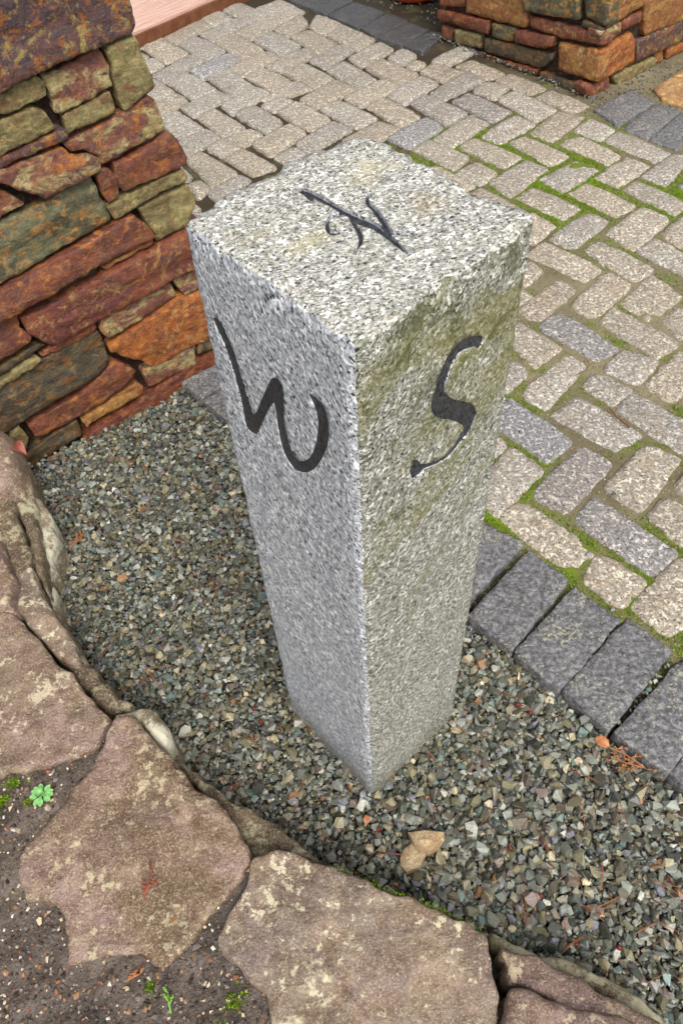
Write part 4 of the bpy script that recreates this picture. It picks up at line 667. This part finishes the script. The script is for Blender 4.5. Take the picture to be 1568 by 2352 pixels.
gv = scatter('gravel', np.concatenate(P), np.concatenate(Sz), GP, GW, GM, dim=.70, jit=.55, flat=.8, aniso=.22); tag(gv, 'wet grey green crushed gravel filling the bed round the granite post', 'gravel')
print('gravel', sum(len(s) for s in Sz))
# grit on the soil
g = jgrid(-1.1, .4, -.1, 1.0, .0072); d, i = sdist(g, SOILP); g = g[i]; g = g[NR.random(len(g)) < .9]; z, _ = soil_h(g[:, 0], g[:, 1])
sz = np.abs(NR.normal(0, .0017, len(g)))+.0011; sz *= 1.25; k = NR.random(len(g)) < .02; sz[k] *= 1.9
sg = scatter('soil_grit', np.concatenate([g, (z+.0005)[:, None]], 1), sz, [(92, 78, 66), (64, 52, 44), (150, 116, 84), (190, 170, 138), (226, 216, 196), (120, 112, 104), (150, 86, 56)], [16, 16, 5, 4, 2.2, 6, 2], mat_attr('grit', .45, .45, 200, .3, .001), flat=.7)
tag(sg, 'small pale and dark grit and bark bits on the soil', 'grit')
# debris at pillar foot, behind slabs, in the kerb joints
P = []; 
u = NR.uniform(-1.05, .02, 260); w = NR.uniform(.0, .06, 260)*NR.random(260); q = np.array(PCp)+lf[1][:2]*u[:, None]+lf[3][:2]*w[:, None]; P.append(np.c_[q, np.full(260, .034)])
q = np.stack([NR.uniform(.1, 1.0, 900), NR.uniform(4.35, 5.5, 900)], 1); q = q[((q-np.array((.655, 4.36)))@np.array((.79, .62))) > .18]; P.append(np.c_[q, np.full(len(q), .03)])
q = np.array(PCp)+rf[1][:2]*NR.uniform(-.05, 1.0, 900)[:, None]+rf[3][:2]*NR.uniform(0, .34, 900)[:, None]; P.append(np.c_[q, np.full(len(q), .022)])
P = np.concatenate(P); db = scatter('fine_chippings', P, NR.uniform(.003, .008, len(P)), [(96, 104, 102), (120, 128, 124), (80, 72, 60), (150, 140, 112)], [4, 3, 4, 1.5], GM, parent=None); tag(db, 'fine grey chippings along the foot of the pillar', 'chippings')
q = []
for i in range(7): 
    c = K0+KD*(.128*i+.003); t = NR.uniform(0, .22, 22); q.append(c+KN*t[:, None]+NR.normal(0, .004, (22, 2)))
q = np.concatenate(q); q = q[~inpoly_any(q, PVP, .004)]
db = scatter('joint_chippings', np.c_[q, NR.uniform(.012, .022, len(q))], NR.uniform(.004, .008, len(q)), GP, GW, GM); tag(db, 'gravel chips lodged in the joints of the dark kerb', 'chippings')

g = jgrid(.0, 2.0, .35, 3.6, .0052); g = g[behind_kerb(g)]; g = g[~inpoly_any(g, PVP, .002)]; g = g[NR.random(len(g)) < .75]; z, C_ = pave_h(g[:, 0], g[:, 1]); print('joint grains', len(g))
jg = scatter('jointing_grit', np.c_[g, z], NR.uniform(.0010, .0027, len(g)), [(150, 140, 112), (120, 108, 84), (96, 84, 62), (176, 166, 140), (92, 96, 54), (70, 60, 46), (116, 116, 110)], [6, 6, 5, 2, 5, 4, 2], mat_attr('joint_grit', .6, .35, 200, .3, .001), forms=rockforms(8, 9)); tag(jg, 'damp sand and grit filling the joints between the cobbles', 'grit')
# ---------------- moss ----------------
MOSS = mat_attr('moss', .8, .2, 300, .3, .001)
def moss(name, P, h, label):
    """tufts of tiny upright leaves"""
    VV = []; CC = []
    for _ in range(5):
        n = len(P); a = NR.uniform(0, 6.28, n); r = h*NR.uniform(.2, .6, n); w = h*.28; b = P+np.stack([np.cos(a)*r, np.sin(a)*r, np.zeros(n)], 1)
        a2 = NR.uniform(0, 6.28, n); dx = np.stack([np.cos(a2), np.sin(a2), np.zeros(n)], 1)*w[:, None]; tip = b+np.stack([np.cos(a)*h*.6, np.sin(a)*h*.6, h*NR.uniform(.6, 1.2, n)], 1)
        VV.append(np.stack([b-dx, b+dx, tip], 1).reshape(-1, 3)); pal = np.array([c3(112, 146, 28), c3(140, 172, 34), c3(86, 112, 28), c3(124, 118, 40)]); CC.append(np.repeat(pal[NR.choice(4, n, p=[.4, .25, .22, .13])]*NR.uniform(.75, 1.2, (n, 1)), 3, 0))
    V = np.concatenate(VV); o = mobj(name, V, np.arange(len(V)).reshape(-1, 3).tolist(), MOSS, None, False); C = np.concatenate(CC)
    at = o.data.attributes.new('col', 'FLOAT_COLOR', 'POINT'); at.data.foreach_set('color', np.concatenate([C, np.ones((len(C), 1))], 1).ravel().astype(np.float32)); return tag(o, label, 'moss', kind='stuff')
g = jgrid(.1, 2.2, .5, 3.9, .0055); g = g[behind_kerb(g)]; m = mossf(g[:, 0], g[:, 1]); g = g[NR.random(len(g)) < np.clip((m-.22)*1.8, .0, .97)]; g = g[~inpoly_any(g, PVP, .004)]
z, _ = pave_h(g[:, 0], g[:, 1]); moss('joint_moss', np.c_[g, z-.001], NR.uniform(.004, .0075, len(g)), 'bright green moss growing in the joints between the cobbles'); print('moss', len(g))
g = []
for (x, y, r, n) in ((-.656, .538, .012, 50), (-.67, .504, .013, 60), (-.62, .50, .006, 14), (-.224, .164, .014, 50), (-.36, .19, .008, 18), (-.5, .34, .012, 30), (-.215, .26, .01, 30), (-.40, .39, .01, 0), (-.25, .12, .012, 60)):
    g.append(np.array((x, y))+NR.normal(0, r*.55, (n, 2)))
g = np.concatenate(g); z, _ = soil_h(g[:, 0], g[:, 1]); moss('soil_moss', np.c_[g, z], NR.uniform(.004, .008, len(g)), 'small olive green moss cushions on the dark soil')
# fringe of moss along the gravel-side arris of the lichen rock
pp = RKD['rk3'][1]; e = np.concatenate([pp[3]+(pp[4]-pp[3])*NR.random((90, 1)), pp[4]+(pp[5]-pp[4])*NR.random((60, 1)), pp[5]+(pp[6]-pp[5])*NR.random((40, 1))]); e = e+NR.normal(0, .003, e.shape)
moss('rock_moss', np.c_[e, NR.uniform(.145, .158, len(e))], NR.uniform(.003, .006, len(e)), 'thin line of green moss along the gravel side of the lichen rock')

# ---------------- deck ----------------
dk = empty('wooden_deck', (-.90, 4.566, 0)); tag(dk, 'pale pinkish grooved wooden deck boards at the top left', 'deck')
DW = MT('deck_wood', .5, .4); vv = DW.mapc((1, 14, 14), (0, 0, 0)); DW.col(DW.ramp(DW.noise(6, 5, .6, .4, vv), [(.3, lin(176, 138, 122)), (.7, lin(214, 180, 164))])).bump(DW.noise(14, 5, .6, 0, vv), .001, .6)
DF = mat_flat('deck_fascia', lin(96, 56, 36), lin(122, 78, 54), 20, .5)
dk.rotation_euler = (0, 0, rad(48.6))
def board(y0, w=.138):
    prof = [(y0, .02), (y0, .094)]
    n = 4
    prof += [(y0+.004, .10)]
    for i in range(n):
        a = y0+w*(i+1)/(n+1); prof += [(a-.004, .10), (a-.002, .0965), (a+.002, .0965), (a+.004, .10)]
    prof += [(y0+w-.004, .10), (y0+w, .094), (y0+w, .02)]
    V = [(x, y, z) for x in (-3.0, 2.2) for y, z in prof]; n = len(prof); F = [(i, i+1, n+i+1, n+i) for i in range(n-1)]+[tuple(range(n))[::-1], tuple(range(n, 2*n))]
    return mobj('board', V, F, DW.m, dk, False)
for i in range(9): board(.02+i*.144)
mobj('fascia', [(x, y, z) for x in (-3.0, 2.2) for y, z in ((.0, -.03), (.0, .082), (.018, .082), (.018, -.03))], [(0, 1, 5, 4), (1, 2, 6, 5), (2, 3, 7, 6), (0, 3, 2, 1), (4, 5, 6, 7)], DF, dk, False)
# ---------------- terracotta pot ----------------
TC = mat_flat('terracotta', lin(138, 46, 22), lin(168, 66, 34), 12, .5)
pr = [(.0, .0), (.15, .0), (.156, .01), (.175, .12), (.2, .26), (.203, .27), (.222, .27), (.224, .325), (.21, .33), (.2, .325), (.188, .27), (.186, .24), (0, .24)]
V = []; F = []; n = 48
for r_, z in pr: V += [(r_*math.cos(6.2832*k/n), r_*math.sin(6.2832*k/n), z) for k in range(n)]
for j in range(len(pr)-1): F += [(j*n+k, j*n+(k+1) % n, (j+1)*n+(k+1) % n, (j+1)*n+k) for k in range(n)]
pot = mobj('flower_pot', V, F, TC, None, True); pot.location = (.655, 5.07, .028); tag(pot, 'terracotta pot whose red foot shows at the top edge left of the pillar', 'pot')

# ---------------- litter ----------------
NDL = mat_flat('pine_needle', lin(124, 70, 40), lin(160, 98, 58), 90, .5)
TWG = mat_flat('twig', lin(92, 46, 32), lin(132, 66, 44), 60, .5)
def tube(path, w, V, F, k=4):
    b = len(V); path = np.asarray(path); T = np.gradient(path, axis=0)
    for i, (p, t) in enumerate(zip(path, T)):
        t = t/(np.linalg.norm(t)+1e-9); s = np.cross(t, (0, 0, 1)); s /= np.linalg.norm(s)+1e-9; q = np.cross(s, t); ww = w*(1 if 0 < i < len(path)-1 else .4)
        V += [p+s*math.cos(6.283*j/k)*ww+q*math.sin(6.283*j/k)*ww for j in range(k)]
    for i in range(len(path)-1): F += [(b+i*k+j, b+i*k+(j+1) % k, b+(i+1)*k+(j+1) % k, b+(i+1)*k+j) for j in range(k)]
def needle_mesh(seed, L=.055, n=2):
    r = random.Random(seed); V = []; F = []
    for j in range(n):
        a = r.uniform(-.3, .3); c = r.uniform(-6, 6); ts = np.linspace(0, L*r.uniform(.7, 1.1), 9)
        tube([(t*math.cos(a+c*t), t*math.sin(a+c*t), .003+.004*math.sin(t/L*3)) for t in ts], .00055, V, F)
    return V, F
needles = [needle_mesh(s, rng.uniform(.04, .075), rng.choice([1, 2, 2, 3])) for s in range(8)]
protos = [mobj('pine_needle', V_, F_, NDL, None, True) for V_, F_ in needles]
NP = [(640, 1950), (720, 1890), (550, 1800), (700, 1800), (330, 1540), (350, 1560), (440, 1130), (300, 1240), (430, 1250), (180, 1170), (290, 1060), (120, 1180), (110, 1060), (1100, 1440), (1190, 1610), (1230, 1640), (1420, 1840), (1370, 1800), (1210, 2130), (1180, 2100),
      (1290, 2190), (1330, 2230), (1270, 2330), (1420, 2060), (1490, 2020), (1340, 1900), (1260, 1960), (1160, 2020), (1080, 2230), (1500, 2110), (1540, 2240), (1450, 2150), (1330, 2080), (880, 1960), (480, 1330), (370, 1490), (250, 1480), (560, 1700), (1100, 1900), (1380, 1980), (1300, 2000), (1010, 1760), (1070, 1690), (1480, 2260)]
Rn = np.array(Rm)
def gpt(px, py, z=0.):      # a point of the photograph laid on the ground plane
    d = Rn@np.array([px-784., 1176.-py, -1730.]); t = (z-1.55)/d[2]; return (d[0]*t, d[1]*t, z)
for i, (px, py) in enumerate(NP):
    o = protos[i] if i < 8 else link(protos[i % 8].copy()); x, y, z = gpt(px, py, .012); o.location = (x, y, .0165); o.rotation_euler = (rng.uniform(-.05, .05), rng.uniform(-.05, .05), rng.uniform(0, 6.28))
    s_ = rng.uniform(.8, 1.25); o.scale = (s_, s_, s_)
    wh = 'between the lichen slab and the post' if px < 520 else 'below the left foot of the post' if px < 1000 else 'near the dark kerb' if py < 1700 else 'right of the tan stones' if px < 1300 else 'towards the right picture edge' if py < 2120 else 'above the bottom right rocks'
    tag(o, 'thin dry orange brown pine needles on the gravel '+wh, 'pine needle', 'fallen pine needles on the gravel '+wh)
CED = mat_flat('dry_cedar', lin(140, 84, 48), lin(172, 114, 68), 120, .6)
def sprig(seed, L, m, z=.0):
    r = random.Random(seed); V = []; F = []
    def br(p, a, L, d):
        ts = np.linspace(0, L, 6); c = r.uniform(-4, 4); pts = [(p[0]+t*math.cos(a+c*t), p[1]+t*math.sin(a+c*t), p[2]+.003*math.sin(t/L*3)) for t in ts]; tube(pts, .0014 if d else .0017, V, F, 5)
        if d < 2:
            for i in range(1, 6):
                if r.random() < .85: br(pts[i], a+c*ts[i]+(1 if i % 2 else -1)*r.uniform(.4, .8), L*(.45 if d == 0 else .3)*(1.1-i*.08), d+1)
    br((0, 0, .003), 0, L, 0); return mobj('cedar_sprig', V, F, m, None, True)
for i, (px, py, a, L, z, lb) in enumerate(((1390, 1715, -.5, .085, .014, 'large orange dried cedar sprig on the gravel beside the dark kerb'), (1480, 1765, 2.9, .06, .014, 'second orange cedar sprig close to the kerb, right of the largest one'), (160, 1265, 1.0, .05, .014, 'small orange cedar sprig on the gravel near the lichen slab at left'),
       (330, 2068, 1.2, .045, .176, 'red brown cedar sprig lying on the wet rock'), (1340, 1630, .3, .03, .014, 'short red orange sprig on the gravel under the kerb corner'), (395, 2330, 1.9, .03, .158, 'fresh green cedar tip on the soil at the bottom edge'), (290, 2255, .4, .025, .158, 'tiny brown cedar bit on the soil below the wet rock'))):
    o = sprig(i+3, L, CED if i not in (3, 5) else (mat_flat('red_cedar', lin(120, 58, 40), lin(152, 78, 52), 90, .6) if i == 3 else mat_flat('green_cedar', lin(96, 140, 48), lin(128, 172, 66), 90, .6)))
    o.location = gpt(px, py, z); o.rotation_euler = (0, 0, a); tag(o, lb, 'cedar sprig')
# red bud scales
BR = mat_flat('red_bud', lin(92, 26, 24), lin(132, 44, 36), 80, .45)
fm = FORMS[3]; bud = mobj('fallen_bud', fm[0]*.0055, fm[1].tolist(), BR, None, True)
for i, (px, py) in enumerate(((600, 1660), (585, 1630), (1190, 1620), (1215, 1640), (1490, 1620), (870, 1905), (1255, 1950), (1375, 2100), (1420, 2180), (1240, 2060), (1530, 2020), (1170, 1950), (470, 1600), (1320, 2170))):
    o = bud if i == 0 else link(bud.copy()); x, y, z = gpt(px, py, .012); o.location = (x, y, .015); o.rotation_euler = (rng.uniform(0, 3), rng.uniform(0, 3), 0); o.scale = (rng.uniform(.8, 1.3),)*3
    tag(o, 'small dark red bud scale lying on the gravel', 'bud', 'red bud scales on the gravel')
# orange bits
def leaf(name, L, w, m, curl=.4, seed=0, serr=0.):
    r = random.Random(seed); V = []; F = []; n = 9; mm = 5
    for i in range(n+1):
        t = i/n; ww = w*math.sin(math.pi*min(1, t*.93+.05))**.8*(1+serr*(1 if i % 2 else -1))
        for j in range(-mm//2+1, mm//2+1+0):
            s = j/2; V.append((t*L, s*ww, .004+abs(s)**1.5*ww*curl+math.sin(t*3)*L*curl*.25+r.uniform(-.0006, .0006)))
    k = len(range(-mm//2+1, mm//2+1))
    for i in range(n):
        for j in range(k-1): a = i*k+j; F.append((a, a+1, a+k+1, a+k))
    o = mobj(name, V, F, m, None, True); md = o.modifiers.new('t', 'SOLIDIFY'); md.thickness = .0006; return o
LB = mat_flat('brown_leaf', lin(116, 60, 48), lin(152, 90, 72), 60, .5); LO = mat_flat('orange_leaf', lin(150, 92, 52), lin(182, 124, 80), 60, .55)
o = leaf('dead_leaf', .05, .016, LB, 1.0, 1); o.location = gpt(30, 1030, .19); o.rotation_euler = (0, .1, -.6); tag(o, 'curled reddish brown dead leaf at the dark boulder near the slate wall', 'leaf')
o = leaf('dead_leaf', .032, .013, LO, .5, 2, .15); o.location = gpt(1362, 1700, .014); o.rotation_euler = (0, 0, -.6); tag(o, 'light orange dead leaf under the largest cedar sprig', 'leaf')
o = leaf('dead_leaf', .018, .007, LO, .6, 4); o.location = gpt(838, 1895, .014); o.rotation_euler = (.2, 0, 1.3); tag(o, 'small cupped orange leaf on the gravel in front of the post', 'leaf')
def twig(pts, w, lb, m=TWG):
    V = []; F = []; P = [np.array(gpt(*p)) for p in pts]; P = [P[0]+(P[-1]-P[0])*0 if False else p for p in P]
    Q = []; 
    for a, b in zip(P[:-1], P[1:]): Q += [a+(b-a)*t for t in np.linspace(0, 1, 5)[:-1]]
    Q.append(P[-1]); o_ = Q[0].copy(); tube([q-o_ for q in Q], w, V, F, 6); o = mobj('twig', V, F, m, None, True); o.location = o_; return tag(o, lb, 'twig')
twig([(1397, 935, .036), (1412, 955, .037), (1432, 972, .036), (1447, 981, .035)], .0022, 'straight red brown twig lying across two cobbles at the right')
twig([(1338, 812, .034), (1352, 835, .038), (1345, 850, .038), (1320, 862, .035)], .0012, 'curved thin brown twig on the cobbles right of the post')
twig([(940, 1905, .01), (990, 1930, .012), (1020, 1990, .01)], .0008, 'thin dark twig under the pair of tan stones')
twig([(1410, 1960, .010), (1440, 2000, .014), (1452, 2040, .010)], .0009, 'thin dark red stalk on the gravel at the right')
# seedling
PL = mat_flat('seedling_leaf', lin(104, 158, 88), lin(140, 192, 118), 160, .5)
x, y, z = gpt(98, 1828, .158); sdl = empty('seedling', (x, y, z)); tag(sdl, 'small bright green leafy seedling rosette on the dark soil', 'plant')
for i in range(16):
    a = i*2.399; inner = i > 9; L = .022 if not inner else .012; w = .0052 if not inner else .004; V = []; F = []
    for j in range(8):
        t = j/7; ww = w*(.16+(.84*math.sin(math.pi*min(1, max(0, (t-.28)/.72)))**.6 if t > .28 else 0)); zz = .003+.008*t*(1.5 if inner else .7)-.004*t*t
        V += [(t*L, -ww, zz+.0012), (t*L, 0, zz), (t*L, ww, zz+.0012)]
    for j in range(7):
        for k in range(2): b = j*3+k; F.append((b, b+3, b+4, b+1))
    o = mobj('leaf', V, F, PL, sdl, True); o.rotation_euler = (0, -.25 if inner else 0, a); o.location = (0, 0, .004 if inner else 0)
# loose chips lying on cobbles
for i, (px, py, s_, c_) in enumerate(((1368, 1210, .010, 'chip of dark slate on the cobble right of the post'), (1398, 1180+203, .008, ''), )):
    if not c_: continue
fm = FORMS[7]
DKG = mat_flat('dark_chip', lin(58, 66, 54), lin(84, 88, 78), 90, .5); GRC = mat_flat('grey_chip', lin(112, 112, 118), lin(136, 136, 140), 90, .5)
for (px, py, s_, m_, lb) in ((1411, 1135, .0085, DKG, 'dark green stone chip lying on a cobble at the right'), (1353, 1272, .009, GRC, 'square grey stone chip on the corner of the tan cobble by the kerb'), (1408, 1400, .008, GRC, 'small grey chip in the joint above the dark kerb setts')):
    o = mobj('stone_chip', fm[0]*s_*np.array((1, 1, .5)), fm[1].tolist(), m_, None, False); x, y, z = gpt(px, py, .038); o.location = (x, y, .037); tag(o, lb, 'stone chip')
